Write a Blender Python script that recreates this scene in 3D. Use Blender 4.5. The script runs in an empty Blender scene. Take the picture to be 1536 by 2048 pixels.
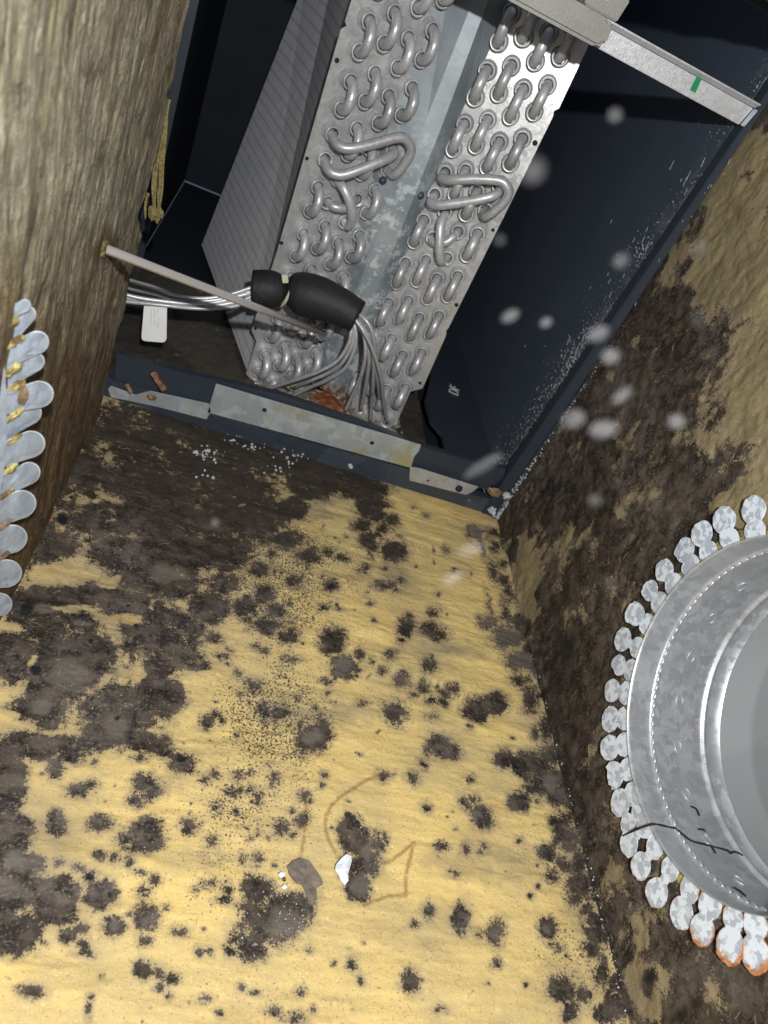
import bpy, bmesh, math, random
import numpy as np
from mathutils import Vector, Matrix
random.seed(7)
scene = bpy.context.scene
col = scene.collection
# ------------------------------------------------------------------ camera
# world: x to the right along the opening, y into the coil cabinet, z up; the origin is the
# lower right corner of the cabinet opening; metres.
R = np.array([[0.919733, -0.04926707, 0.38944058], [0.27276412, -0.63324715, -0.72429123], [0.28229585, 0.77237996, -0.56898001]])
F = 1442.93
CP = np.array([-0.40702626, -0.73180804, 0.48893103])
cd = bpy.data.cameras.new('camera'); cam = bpy.data.objects.new('camera', cd); col.objects.link(cam)
m = Matrix([list(R[0]), list(-R[1]), list(-R[2])]).transposed().to_4x4(); m.translation = Vector(CP)
cam.matrix_world = m
cd.sensor_fit = 'HORIZONTAL'; cd.sensor_width = 36; cd.lens = F / 1536 * 36
cd.clip_start = 0.01; cd.clip_end = 50
cd.dof.use_dof = True; cd.dof.focus_distance = 0.62; cd.dof.aperture_fstop = 13
scene.camera = cam
# ------------------------------------------------------------------ world and light
w = bpy.data.worlds.new('World'); scene.world = w; w.use_nodes = True
bg = w.node_tree.nodes['Background']; bg.inputs[0].default_value = (0.55, 0.68, 1, 1); bg.inputs[1].default_value = 0.17
def lamp(name, loc, power, rad, colr):
    l = bpy.data.lights.new(name, 'POINT'); l.energy = power; l.shadow_soft_size = rad; l.color = colr
    o = bpy.data.objects.new(name, l); col.objects.link(o); o.location = loc; return o
lamp('torch_light', (-0.385, -.85, 0.640), 32.5, 0.008, (1, 0.99, 0.975))
scene.view_settings.view_transform = 'Standard'; scene.view_settings.look = 'None'
scene.view_settings.exposure = 0; scene.view_settings.gamma = 1

# ------------------------------------------------------------------ helpers
def ray(px, py): return R.T @ np.array([(px - 768) / F, (py - 1024) / F, 1.])
def un(px, py, n, o):
    """point where the sight line of photo pixel (px,py) meets a plane"""
    v = ray(px, py); n = np.array(n, float); t = n @ (np.array(o, float) - CP) / (n @ v); return CP + t * v
def unx(px, py, x): return un(px, py, (1, 0, 0), (x, 0, 0))
def uny(px, py, y): return un(px, py, (0, 1, 0), (0, y, 0))
def unz(px, py, z): return un(px, py, (0, 0, 1), (0, 0, z))
def toPix(P):
    q = (np.asarray(P) - CP) @ R.T
    return 768 + F * q[:, 0] / q[:, 2], 1024 + F * q[:, 1] / q[:, 2]

def hsh(ix, iy, seed):
    h = (ix.astype(np.int64) * 374761393 + iy.astype(np.int64) * 668265263 + seed * 974634777) & 0xffffffff
    h = ((h ^ (h >> 13)) * 1274126177) & 0xffffffff
    return ((h ^ (h >> 16)) & 0xffff) / 65535.
def vnoise(x, y, seed=0):
    ix = np.floor(x); iy = np.floor(y); fx = x - ix; fy = y - iy
    fx = fx * fx * fx * (fx * (fx * 6 - 15) + 10); fy = fy * fy * fy * (fy * (fy * 6 - 15) + 10)
    a = hsh(ix, iy, seed); b = hsh(ix + 1, iy, seed); c = hsh(ix, iy + 1, seed); d = hsh(ix + 1, iy + 1, seed)
    return (a * (1 - fx) + b * fx) * (1 - fy) + (c * (1 - fx) + d * fx) * fy
def fbm(x, y, seed=0, oc=4):
    s = 0; a = .5; t = 0
    for i in range(oc):
        s = s + a * vnoise(x * 2**i + 17.3 * i, y * 2**i - 9.1 * i, seed + i); t += a; a *= .55
    return s / t

def link(name, me, mat=None, parent=None):
    o = bpy.data.objects.new(name, me); col.objects.link(o)
    if mat is not None and len(me.materials) == 0: me.materials.append(mat)
    if parent is not None: o.parent = parent
    return o
def tag(o, label=None, cat=None, group=None, kind=None):
    if label: o['label'] = label
    if cat: o['category'] = cat
    if group: o['group'] = group
    if kind: o['kind'] = kind
    return o
def thing(name, label, cat, group=None):
    o = bpy.data.objects.new(name, None); col.objects.link(o); o.empty_display_size = .02
    return tag(o, label, cat, group)
def mesh(name, verts, faces, smooth=False):
    me = bpy.data.meshes.new(name); me.from_pydata([tuple(map(float, v)) for v in verts], [], faces); me.update()
    if smooth: me.polygons.foreach_set('use_smooth', [True] * len(me.polygons))
    return me
def prism(name, pts, d, mat, parent=None, bevel=0.0):
    """solid plate: polygon pts (3D, roughly planar) thickened by vector d"""
    n = len(pts); d = np.array(d, float)
    bm = bmesh.new()
    a = [bm.verts.new(tuple(map(float, p))) for p in pts]; b = [bm.verts.new(tuple(map(float, np.array(p) + d))) for p in pts]
    bm.faces.new(a); bm.faces.new(b[::-1])
    for i in range(n): bm.faces.new((a[i], b[i], b[(i + 1) % n], a[(i + 1) % n]))
    bmesh.ops.recalc_face_normals(bm, faces=bm.faces)
    if bevel: bmesh.ops.bevel(bm, geom=bm.edges[:], offset=bevel, segments=2, affect='EDGES', clamp_overlap=True)
    me = bpy.data.meshes.new(name); bm.to_mesh(me); bm.free()
    return link(name, me, mat, parent)
def smoothpath(pts, sub=5):
    P = [np.array(p, float) for p in pts]; P = [2 * P[0] - P[1]] + P + [2 * P[-1] - P[-2]]; out = []
    for i in range(1, len(P) - 2):
        for k in range(sub):
            t = k / sub; p0, p1, p2, p3 = P[i - 1], P[i], P[i + 1], P[i + 2]
            out.append(.5 * ((2 * p1) + (p2 - p0) * t + (2 * p0 - 5 * p1 + 4 * p2 - p3) * t * t + (3 * p1 - p0 - 3 * p2 + p3) * t**3))
    out.append(P[-2]); return out
def tube_mesh(name, path, rad, seg=12, caps=True):
    n = len(path); rad = rad if hasattr(rad, '__len__') else [rad] * n
    P = [Vector(tuple(map(float, p))) for p in path]; vs = []; fs = []
    t = (P[1] - P[0]).normalized(); u = t.orthogonal().normalized()
    for i in range(n):
        t = (P[min(i + 1, n - 1)] - P[max(i - 1, 0)]).normalized(); u = (u - t * u.dot(t)).normalized(); v = t.cross(u)
        for k in range(seg):
            a = 2 * math.pi * k / seg; vs.append(P[i] + (u * math.cos(a) + v * math.sin(a)) * rad[i])
    for i in range(n - 1):
        for k in range(seg):
            k2 = (k + 1) % seg; fs.append((i * seg + k, i * seg + k2, (i + 1) * seg + k2, (i + 1) * seg + k))
    if caps: fs.append(tuple(range(seg))[::-1]); fs.append(tuple(range((n - 1) * seg, n * seg)))
    return mesh(name, vs, fs, True)
def lathe_mesh(name, prof, o, ax, seg=20):
    """prof: (radius, height) pairs turned about axis ax at o"""
    ax = Vector(tuple(map(float, ax))).normalized(); u = ax.orthogonal().normalized(); v = ax.cross(u); o = Vector(tuple(map(float, o))); vs = []; fs = []
    for r, h in prof:
        for k in range(seg):
            a = 2 * math.pi * k / seg; vs.append(o + ax * h + (u * math.cos(a) + v * math.sin(a)) * r)
    for i in range(len(prof) - 1):
        for k in range(seg):
            k2 = (k + 1) % seg; fs.append((i * seg + k, i * seg + k2, (i + 1) * seg + k2, (i + 1) * seg + k))
    return mesh(name, vs, fs, True)

# ------------------------------------------------------------------ materials
class N:
    def __init__(s, name):
        s.m = bpy.data.materials.new(name); s.m.use_nodes = True; s.t = s.m.node_tree; s.b = s.t.nodes['Principled BSDF']
        s.tc = s.t.nodes.new('ShaderNodeTexCoord')
    def n(s, ty, **kw):
        x = s.t.nodes.new(ty)
        for k, v in kw.items(): setattr(x, k, v)
        return x
    def s_(s, sock, v):
        if hasattr(v, 'is_linked') or isinstance(v, bpy.types.NodeSocket): s.t.links.new(v, sock)
        elif isinstance(v, (tuple, list)) and len(v) == 3 and sock.type == 'RGBA': sock.default_value = (*v, 1)
        else: sock.default_value = v
    def coords(s, scale=(1, 1, 1), rot=(0, 0, 0)):
        mp = s.n('ShaderNodeMapping'); s.t.links.new(s.tc.outputs['Object'], mp.inputs[0]); mp.inputs['Scale'].default_value = scale; mp.inputs['Rotation'].default_value = rot
        return mp.outputs[0]
    def noise(s, sc, det=3, rough=.6, vec=None, out='Fac', dist=0):
        x = s.n('ShaderNodeTexNoise'); s.t.links.new(vec or s.coords(), x.inputs['Vector']); x.inputs['Scale'].default_value = sc
        x.inputs['Detail'].default_value = det; x.inputs['Roughness'].default_value = rough; x.inputs['Distortion'].default_value = dist; return x.outputs[out]
    def voro(s, sc, vec=None, out='Color', feat='F1'):
        x = s.n('ShaderNodeTexVoronoi', feature=feat); s.t.links.new(vec or s.coords(), x.inputs['Vector']); x.inputs['Scale'].default_value = sc; return x.outputs[out]
    def mth(s, op, a, b=0.0, c=0.0, clamp=False):
        x = s.n('ShaderNodeMath', operation=op, use_clamp=clamp)
        s.s_(x.inputs[0], a); s.s_(x.inputs[1], b); s.s_(x.inputs[2], c); return x.outputs[0]
    def ramp(s, v, lo, hi, a=0.0, b=1.0):
        x = s.n('ShaderNodeMapRange', clamp=True, interpolation_type='SMOOTHSTEP')
        s.s_(x.inputs[0], v); x.inputs[1].default_value = lo; x.inputs[2].default_value = hi; x.inputs[3].default_value = a; x.inputs[4].default_value = b; return x.outputs[0]
    def mix(s, f, a, b, mode='MIX'):
        x = s.n('ShaderNodeMix', data_type='RGBA', blend_type=mode); s.s_(x.inputs[0], f); s.s_(x.inputs[6], a); s.s_(x.inputs[7], b); return x.outputs[2]
    def attr(s, name):
        x = s.n('ShaderNodeAttribute', attribute_name=name); y = s.n('ShaderNodeSeparateColor'); s.t.links.new(x.outputs['Color'], y.inputs[0]); return y.outputs
    def sep(s, v):
        y = s.n('ShaderNodeSeparateXYZ'); s.t.links.new(v, y.inputs[0]); return y.outputs
    def bump(s, h, dist, strength=1.0, prev=None):
        x = s.n('ShaderNodeBump'); s.s_(x.inputs['Height'], h); x.inputs['Distance'].default_value = dist; x.inputs['Strength'].default_value = strength
        if prev is not None: s.t.links.new(prev, x.inputs['Normal'])
        s.t.links.new(x.outputs[0], s.b.inputs['Normal']); return x.outputs[0]
    def set(s, **kw):
        for k, v in kw.items(): s.s_(s.b.inputs[{'col': 'Base Color', 'rough': 'Roughness', 'metal': 'Metallic', 'spec': 'Specular IOR Level'}[k]], v)
        return s
def insul(name, ya, yb, streak, wet=0.):
    a = N(name); R_, G_, B_ = a.attr('mold')[:3]; O_ = a.attr('tint')
    fine = a.noise(260, 4, .7); mid = a.noise(70, 3, .65)
    f = a.mth('ADD', R_, a.mth('MULTIPLY', a.mth('SUBTRACT', fine, .5), .8))
    f = a.mth('ADD', f, a.mth('MULTIPLY', a.mth('SUBTRACT', a.noise(900, 2, .6), .5), .8))
    mask = a.ramp(f, .38, .56); halo = a.ramp(a.mth('ADD', R_, a.mth('MULTIPLY', a.mth('SUBTRACT', fine, .5), .5)), .03, .46)
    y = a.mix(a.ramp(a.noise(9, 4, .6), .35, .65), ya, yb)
    fib = a.noise(1, 4, .7, vec=a.coords(streak))
    y = a.mix(a.ramp(fib, .3, .75), y, a.mix(1.0, y, (1.18, 1.15, 1.1), 'MULTIPLY'))
    y = a.mix(a.mth('MULTIPLY', a.ramp(a.noise(420, 2, .5), .36, .28), .55), y, (.20, .14, .07))
    y = a.mix(a.mth('MULTIPLY', a.ramp(a.noise(1100, 1, .5), .66, .74), .6), y, (.85, .80, .62))
    y = a.mix(a.mth('MULTIPLY', O_[0], .75), y, (.36, .17, .035))
    y = a.mix(a.mth('MULTIPLY', O_[1], 1.0), y, (.28, .225, .13))
    y = a.mix(a.mth('MULTIPLY', halo, .62), y, (.27, .215, .14))
    pp = a.attr('pepper')[0]; pn = a.mth('ADD', a.noise(520, 3, .75), a.mth('MULTIPLY', pp, .20)); y = a.mix(a.mth('MULTIPLY', a.ramp(pn, .70, .76), a.ramp(pp, 0, .1)), y, (.06, .048, .04))
    y = a.mix(a.mth('MULTIPLY', G_, a.ramp(fine, .25, .5)), y, (.27, .15, .05))
    mc = a.mix(a.ramp(mid, .38, .62), (.026, .021, .018), (.098, .080, .066))
    mc = a.mix(a.ramp(a.noise(480, 3, .7), .52, .66), mc, (.15, .125, .10))
    mc = a.mix(a.ramp(a.noise(150, 2, .6), .36, .28), mc, (.015, .013, .014))
    mc = a.mix(a.ramp(a.noise(11, 3, .6), .38, .6), mc, a.mix(1.0, mc, (.62, .58, .54), 'MULTIPLY'))
    mc = a.mix(a.mth('MULTIPLY', a.ramp(a.sep(a.coords())[1], -.26, -.08), wet), mc, (.032, .024, .017))
    mc = a.mix(B_, mc, (.125, .108, .088))
    mc = a.mix(O_[2], mc, (.010, .010, .012))
    mask = a.mth('MULTIPLY', mask, a.ramp(a.mth('ADD', a.noise(24, 4, .7), a.mth('MULTIPLY', O_[2], .4)), .20, .45, .86, 1))
    c = a.mix(mask, y, mc)
    a.set(col=c, rough=a.ramp(mask, 0, 1, .82, .7), spec=.3)
    h = a.mth('ADD', a.mth('MULTIPLY', fib, .6), a.mth('MULTIPLY', fine, .5))
    h = a.mth('ADD', h, a.mth('MULTIPLY', a.noise(900, 2, .6), .35))
    a.bump(h, .0016, .8)
    return a.m
M = {}
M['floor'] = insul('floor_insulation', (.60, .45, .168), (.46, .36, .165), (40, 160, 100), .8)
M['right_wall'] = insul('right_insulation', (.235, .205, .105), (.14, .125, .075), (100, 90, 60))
a = N('left_insulation')
st = a.noise(1, 6, .72, vec=a.coords((70, 120, 44), (.10, 0, 0)), dist=1.2); st2 = a.noise(1, 4, .75, vec=a.coords((220, 360, 110), (-.12, 0, 0)), dist=1.2); R_ = a.attr('mold')
c = a.mix(a.ramp(st, .3, .7), (.17, .145, .095), (.46, .42, .29))
c = a.mix(a.ramp(a.noise(38, 5, .7), .52, .68), c, (.13, .105, .075)); c = a.mix(a.ramp(a.noise(1, 3, .7, vec=a.coords((420, 520, 160))), .64, .74), c, (.62, .58, .45))
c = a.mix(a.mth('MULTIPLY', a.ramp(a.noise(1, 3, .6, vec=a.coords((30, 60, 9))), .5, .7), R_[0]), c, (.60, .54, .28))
c = a.mix(a.ramp(st2, .62, .75), c, (.5, .45, .32))
c = a.mix(a.ramp(st2, .40, .28), c, (.07, .05, .035))
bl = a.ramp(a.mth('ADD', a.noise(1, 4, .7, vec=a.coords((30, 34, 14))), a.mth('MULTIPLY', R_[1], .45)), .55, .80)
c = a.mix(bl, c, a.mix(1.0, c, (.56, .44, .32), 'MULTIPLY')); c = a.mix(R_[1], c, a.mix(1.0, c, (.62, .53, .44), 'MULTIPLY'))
a.set(col=c, rough=.65, spec=.4); a.bump(a.mth('ADD', a.mth('ADD', st, a.mth('MULTIPLY', st2, .7)), a.mth('MULTIPLY', a.noise(130, 4, .7), .8)), .0034, 1.0); M['left_wall'] = a.m
def metal(name, ca, cb, sc=90, rough=(.35, .5), met=.6, dirt=None, streak=None, bumpd=.0002):
    a = N(name); v = a.sep(a.voro(sc, vec=a.mix(.010, a.mix(.02, a.coords(), a.noise(60, 2, out='Color')), a.noise(260, 3, .7, out='Color'))))[0]
    nz = a.noise(35, 4, .65)
    c = a.mix(a.mth('ADD', a.mth('MULTIPLY', v, .65), a.mth('MULTIPLY', nz, .35)), ca, cb)
    if dirt: c = a.mix(a.ramp(a.noise(dirt[1], 5, .7), dirt[2], dirt[3]), c, dirt[0])
    a.set(col=c, rough=a.ramp(a.mth('ADD', a.mth('MULTIPLY', v, .5), a.mth('MULTIPLY', nz, .5)), .3, .8, rough[0], rough[1]), metal=met)
    a.bump(a.mth('ADD', a.noise(700, 3, .6), a.noise(22, 2, .5)), bumpd, .6); return a.m
M['sheet'] = metal('tube_sheet_metal', (.43, .435, .43), (.53, .535, .53), 200, (.28, .42), .5, dirt=((.30, .26, .22), 14, .62, .75))
M['tube'] = metal('aluminium_tube', (.46, .465, .475), (.58, .585, .60), 260, (.34, .48), .4, dirt=((.27, .26, .25), 70, .58, .72), bumpd=.0002)
a_ = M['tube']; t_ = a_.node_tree; b_ = t_.nodes['Principled BSDF']; oi = t_.nodes.new('ShaderNodeObjectInfo'); mr_ = t_.nodes.new('ShaderNodeMapRange'); mr_.inputs[3].default_value = .78; mr_.inputs[4].default_value = 1.08; t_.links.new(oi.outputs['Random'], mr_.inputs[0])
mx_ = t_.nodes.new('ShaderNodeVectorMath'); mx_.operation = 'SCALE'; t_.links.new(b_.inputs['Base Color'].links[0].from_socket, mx_.inputs[0]); t_.links.new(mr_.outputs[0], mx_.inputs['Scale']); t_.links.new(mx_.outputs[0], b_.inputs['Base Color'])
M['galv'] = metal('galvanised_steel', (.40, .42, .44), (.55, .57, .60), 150, (.34, .52), .55)
M['tab'] = metal('bright_galvanised_steel', (.30, .35, .42), (.48, .55, .64), 170, (.42, .6), .25)
M['bar'] = metal('bar_zinc', (.50, .51, .53), (.66, .67, .69), 500, (.38, .5), .5, bumpd=.0004)
M['bar_old'] = metal('weathered_zinc', (.20, .20, .185), (.28, .275, .25), 60, (.5, .65), .4, bumpd=.0004)
M['strip'] = metal('stained_zinc', (.38, .42, .42), (.52, .56, .57), 60, (.36, .55), .5, dirt=((.42, .38, .22), 18, .5, .68))
M['duct'] = metal('smooth_duct_grey', (.34, .365, .375), (.38, .405, .415), 8, (.5, .6), .3)
M['steel_rod'] = metal('brushed_rod', (.74, .69, .66), (.82, .78, .75), 6, (.24, .30), .62, bumpd=.000002)
a = N('delta_plate'); nz = a.noise(55, 5, .72); z = a.sep(a.coords())[2]
wm = a.mth('MULTIPLY', a.ramp(nz, .50, .60), a.ramp(z, .42, .24))
c = a.mix(a.ramp(a.noise(16, 4, .6), .3, .7), (.19, .22, .245), (.30, .335, .35)); c = a.mix(a.mth('MULTIPLY', wm, .7), c, (.62, .68, .68))
c = a.mix(a.mth('MULTIPLY', a.ramp(z, .062, .035), a.ramp(a.noise(90, 4, .7), .42, .55)), c, (.20, .075, .03))
a.set(col=c, rough=.5, metal=.4); a.bump(nz, .0006, .6); M['delta'] = a.m
a = N('fin_pack'); x = a.coords((420, 420, 6)); f1 = a.noise(1, 2, .5, vec=x)
wv = a.n('ShaderNodeTexWave', wave_type='BANDS', bands_direction='Z'); a.t.links.new(a.coords(), wv.inputs[0]); wv.inputs['Scale'].default_value = 23; wv.inputs['Distortion'].default_value = .7; wv.inputs['Detail'].default_value = 2
c = a.mix(a.ramp(f1, .3, .7), (.66, .68, .71), (.86, .87, .89)); c = a.mix(a.mth('MULTIPLY', a.ramp(wv.outputs['Fac'], .22, .0), .38), c, (.26, .27, .29))
a.set(col=c, rough=.6, metal=.1); a.bump(f1, .0006, .5); M['fin'] = a.m
a = N('black_coated_steel'); nz = a.noise(12, 4, .6)
c = a.mix(nz, (.018, .025, .036), (.034, .044, .058)); c = a.mix(a.mth('MULTIPLY', a.ramp(a.noise(240, 3, .7), .60, .72), .12), c, (.2, .22, .25))
a.set(col=c, rough=.48, spec=.4); a.bump(a.noise(500, 2), .0002, .4); M['black'] = a.m
a = N('shaded_cabinet_black'); a.set(col=a.mix(a.noise(9, 3), (.008, .011, .016), (.018, .023, .032)), rough=.7, spec=.2); M['shade_black'] = a.m  # darker cabinet black; shade of the left and rear cavity put into colour
# right cabinet panel: chalky white corrosion freckles scattered along its front edge
a = N('black_panel_freckled'); q_ = a.sep(a.coords()); y = q_[1]
fr = a.noise(1, 3, .6, vec=a.coords((1, 150, 420), (.75, 0, 0))); dens = a.mth('MULTIPLY', a.ramp(y, .16, .0, 0, .26), a.ramp(q_[2], .48, .16, .55, 1))
sp = a.ramp(a.mth('ADD', a.mth('ADD', fr, dens), a.mth('MULTIPLY', a.mth('SUBTRACT', a.noise(16, 3, .6), .5), .35)), .77, .82)
nz = a.noise(12, 4, .6); c = a.mix(nz, (.042, .058, .082), (.066, .086, .114)); c = a.mix(sp, c, (.55, .57, .6))
c = a.mix(a.mth('MULTIPLY', a.ramp(y, .05, 0), a.ramp(a.noise(40, 4, .7), .45, .6)), c, (.16, .18, .2))
a.set(col=c, rough=.42, spec=.6); M['black_freckled'] = a.m
M['frame'] = metal('blue_grey_frame', (.030, .042, .058), (.075, .092, .115), 12, (.36, .5), .3, dirt=((.24, .26, .28), 60, .64, .74))
M['pan_dirty'] = metal('pan_grime', (.035, .03, .024), (.075, .064, .05), 8, (.35, .6), 0, dirt=((.20, .18, .14), 60, .6, .72))
M['pan_crust'] = metal('mineral_crust', (.10, .08, .055), (.40, .37, .32), 160, (.5, .8), 0, dirt=((.12, .09, .05), 42, .52, .62), bumpd=.002)
def rust_spot(mt, at, r):
    t = mt.node_tree; b = t.nodes['Principled BSDF']; old = b.inputs['Base Color'].links[0].from_socket
    tc = t.nodes.new('ShaderNodeTexCoord'); nz = t.nodes.new('ShaderNodeTexNoise'); nz.inputs['Scale'].default_value = 120; nz.inputs['Detail'].default_value = 4; t.links.new(tc.outputs['Object'], nz.inputs['Vector'])
    vd = t.nodes.new('ShaderNodeVectorMath'); vd.operation = 'SUBTRACT'; vd.inputs[1].default_value = tuple(at); t.links.new(tc.outputs['Object'], vd.inputs[0])
    vs_ = t.nodes.new('ShaderNodeVectorMath'); vs_.operation = 'MULTIPLY'; vs_.inputs[1].default_value = (1 / r, .7 / r, .7 / r); t.links.new(vd.outputs[0], vs_.inputs[0])
    ln = t.nodes.new('ShaderNodeVectorMath'); ln.operation = 'LENGTH'; t.links.new(vs_.outputs[0], ln.inputs[0])
    ad = t.nodes.new('ShaderNodeMath'); ad.operation = 'ADD'; t.links.new(ln.outputs['Value'], ad.inputs[0]); mu = t.nodes.new('ShaderNodeMath'); mu.operation = 'MULTIPLY'; mu.inputs[1].default_value = 1.6; t.links.new(nz.outputs['Fac'], mu.inputs[0]); t.links.new(mu.outputs[0], ad.inputs[1])
    mr = t.nodes.new('ShaderNodeMapRange'); mr.inputs[1].default_value = 1.85; mr.inputs[2].default_value = 1.55; t.links.new(ad.outputs[0], mr.inputs[0])
    mx = t.nodes.new('ShaderNodeMix'); mx.data_type = 'RGBA'; t.links.new(mr.outputs[0], mx.inputs[0]); t.links.new(old, mx.inputs[6])
    rr = t.nodes.new('ShaderNodeMix'); rr.data_type = 'RGBA'; rr.inputs[6].default_value = (.10, .028, .010, 1); rr.inputs[7].default_value = (.42, .14, .045, 1); t.links.new(nz.outputs['Fac'], rr.inputs[0]); t.links.new(rr.outputs[2], mx.inputs[7]); t.links.new(mx.outputs[2], b.inputs['Base Color'])
rust_spot(M['pan_crust'], uny(668, 788, .10), .028)
a = N('foam_rubber'); a.set(col=a.mix(a.noise(30), (.010, .010, .011), (.020, .020, .021)), rough=.6, spec=.35); a.bump(a.mth('ADD', a.mth('MULTIPLY', a.noise(60, 3, .6), 4), a.noise(600, 2)), .0006, .6); M['foam'] = a.m
a = N('zip_tie_nylon'); a.set(col=a.mix(a.noise(60), (.42, .46, .33), (.55, .58, .44)), rough=.4); M['nylon'] = a.m
a = N('paper_label'); a.set(col=a.mix(a.noise(40), (.72, .73, .72), (.80, .81, .80)), rough=.4); M['paper'] = a.m
a = N('label_print'); a.set(col=a.mix(a.noise(400), (.30, .30, .30), (.5, .5, .5)), rough=.5); M['print'] = a.m
a = N('green_paint'); a.set(col=a.mix(a.noise(300, 3), (.0, .16, .06), (.01, .24, .09)), rough=.45); M['green'] = a.m
a = N('white_ink'); a.set(col=a.mix(a.noise(300), (.5, .52, .55), (.7, .72, .75)), rough=.5); M['white'] = a.m
a = N('blue_ink'); a.set(col=a.mix(a.noise(300), (.02, .05, .12), (.04, .09, .18)), rough=.5); M['blue'] = a.m
a = N('hole_dark'); a.set(col=a.mix(a.noise(300), (.004, .004, .005), (.01, .01, .012)), rough=.8); M['hole'] = a.m
a = N('glass_wool'); nz = a.noise(300, 4, .7); a.set(col=a.mix(a.ramp(a.noise(90, 3), .35, .65), a.mix(a.ramp(nz, .3, .7), (.36, .29, .08), (.60, .53, .22)), (.13, .09, .05)), rough=.9, spec=.1); a.bump(nz, .002, 1); M['wool'] = a.m
a = N('dim_glass_wool'); nz = a.noise(300, 4, .7); a.set(col=a.mix(a.ramp(nz, .3, .7), (.15, .12, .045), (.30, .26, .11)), rough=.9, spec=.1); a.bump(nz, .002, 1); M['wool_dim'] = a.m  # darker copy of the glass wool; dim light on the strips put into colour
a = N('rusty_steel'); nz = a.noise(160, 4, .7); a.set(col=a.mix(a.ramp(nz, .35, .65), (.09, .03, .015), (.30, .17, .09)), rough=.8); a.bump(nz, .0008, .8); M['rust'] = a.m
a = N('brown_torn_board'); nz = a.noise(160, 4, .7); a.set(col=a.mix(a.ramp(nz, .35, .65), (.11, .065, .035), (.26, .17, .095)), rough=.8); a.bump(nz, .0008, .8); M['brown'] = a.m
a = N('chip_white'); a.set(col=a.mix(a.noise(120, 3), (.62, .68, .74), (.85, .89, .92)), rough=.6); a.bump(a.noise(300, 3), .0005, .7); M['chip'] = a.m
a = N('crumb_grey'); a.set(col=a.mix(a.noise(200, 3), (.22, .23, .24), (.62, .66, .68)), rough=.8); M['crumb'] = a.m
a = N('dust_fleck'); a.set(col=a.mix(a.noise(200, 3), (.80, .82, .84), (.92, .90, .95)), rough=.6); a.t.links.new(a.ramp(a.noise(40, 1), .35, .65, .006, .026), a.b.inputs['Alpha']); a.t.nodes.remove(a.t.nodes['Principled BSDF']) if 0 else None; M['dust'] = a.m
a = N('peeled_skin'); nz = a.noise(140, 4, .7); a.set(col=a.mix(a.ramp(nz, .3, .7), (.10, .08, .062), (.20, .165, .13)), rough=.85); a.bump(nz, .001, 1); M['peel'] = a.m
# rust-edged galvanised tabs: attribute rust runs from the rim inwards
a = N('rust_edged_tab'); r_ = a.attr('rust'); nz = a.noise(220, 4, .7); v = a.sep(a.voro(240, vec=a.mix(.008, a.coords(), a.noise(240, 3, .7, out='Color'))))[0]
c = a.mix(a.ramp(v, .3, .6), (.42, .47, .55), (.70, .78, .88))
k = a.mth('ADD', r_[0], a.mth('MULTIPLY', a.mth('SUBTRACT', a.mth('ADD', a.mth('MULTIPLY', nz, .5), a.mth('MULTIPLY', a.noise(95, 3, .7), .5)), .5), 1.8)); c = a.mix(a.ramp(k, .50, .72), c, a.mix(a.ramp(nz, .4, .6), (.30, .095, .03), (.58, .29, .14)))
a.set(col=c, rough=.55, metal=.1); a.bump(nz, .00012, .5); M['rust_tab'] = a.m

# ------------------------------------------------------------------ mould map (blobs measured on the surfaces)
def fieldmap(px, py, blobs, neg, wob):
    f = np.full(px.shape, -9.)
    for b in blobs:
        x, y, rx, ry = b[:4]; s = b[4] if len(b) > 4 else 1.; an = math.radians(b[5]) if len(b) > 5 else 0
        sel = (np.abs(px - x) < (rx + ry) * 1.5 + 14) & (np.abs(py - y) < (rx + ry) * 1.5 + 14)
        if not sel.any(): continue
        dx = px[sel] - x; dy = py[sel] - y; ca, sa = math.cos(an), math.sin(an)
        u = (dx * ca + dy * sa) / rx; v = (-dx * sa + dy * ca) / ry
        d = np.sqrt(u * u + v * v); soft = 9. / max(6., min(rx, ry))
        val = .5 * s + (1 - d) / max(soft, .30) * .25
        big = min(1., max(0., (min(rx, ry) - 14) / 30.))
        val = np.minimum(val, .5 * s + .42 - .12 * big) + wob[sel] * (min(1., min(rx, ry) / 14.) + big * .65)
        f[sel] = np.maximum(f[sel], val)
    for b in neg:
        x, y, rx, ry = b[:4]; s = b[4] if len(b) > 4 else 1.
        d = np.sqrt(((px - x) / rx)**2 + ((py - y) / ry)**2) + wob * 1.6
        f = f - np.clip((1.2 - d) * 1.1, 0, 1) * .46 * s
    return np.clip(f, 0, 1)
zA = lambda L: [(b[0] / 2.021, 820 + b[1] / 2.021, b[2] / 2.021, b[3] / 2.021, *b[4:]) for b in L]
zB = lambda L: [(600 + b[0] / 2.363, 900 + b[1] / 2.363, b[2] / 2.363, b[3] / 2.363, *b[4:]) for b in L]
zC = lambda L: [(b[0] / 2.194, 1450 + b[1] / 2.194, b[2] / 2.194, b[3] / 2.194, *b[4:]) for b in L]
zD = lambda L: [(550 + b[0] / 2.048, 1450 + b[1] / 2.048, b[2] / 2.048, b[3] / 2.048, *b[4:]) for b in L]
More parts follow.
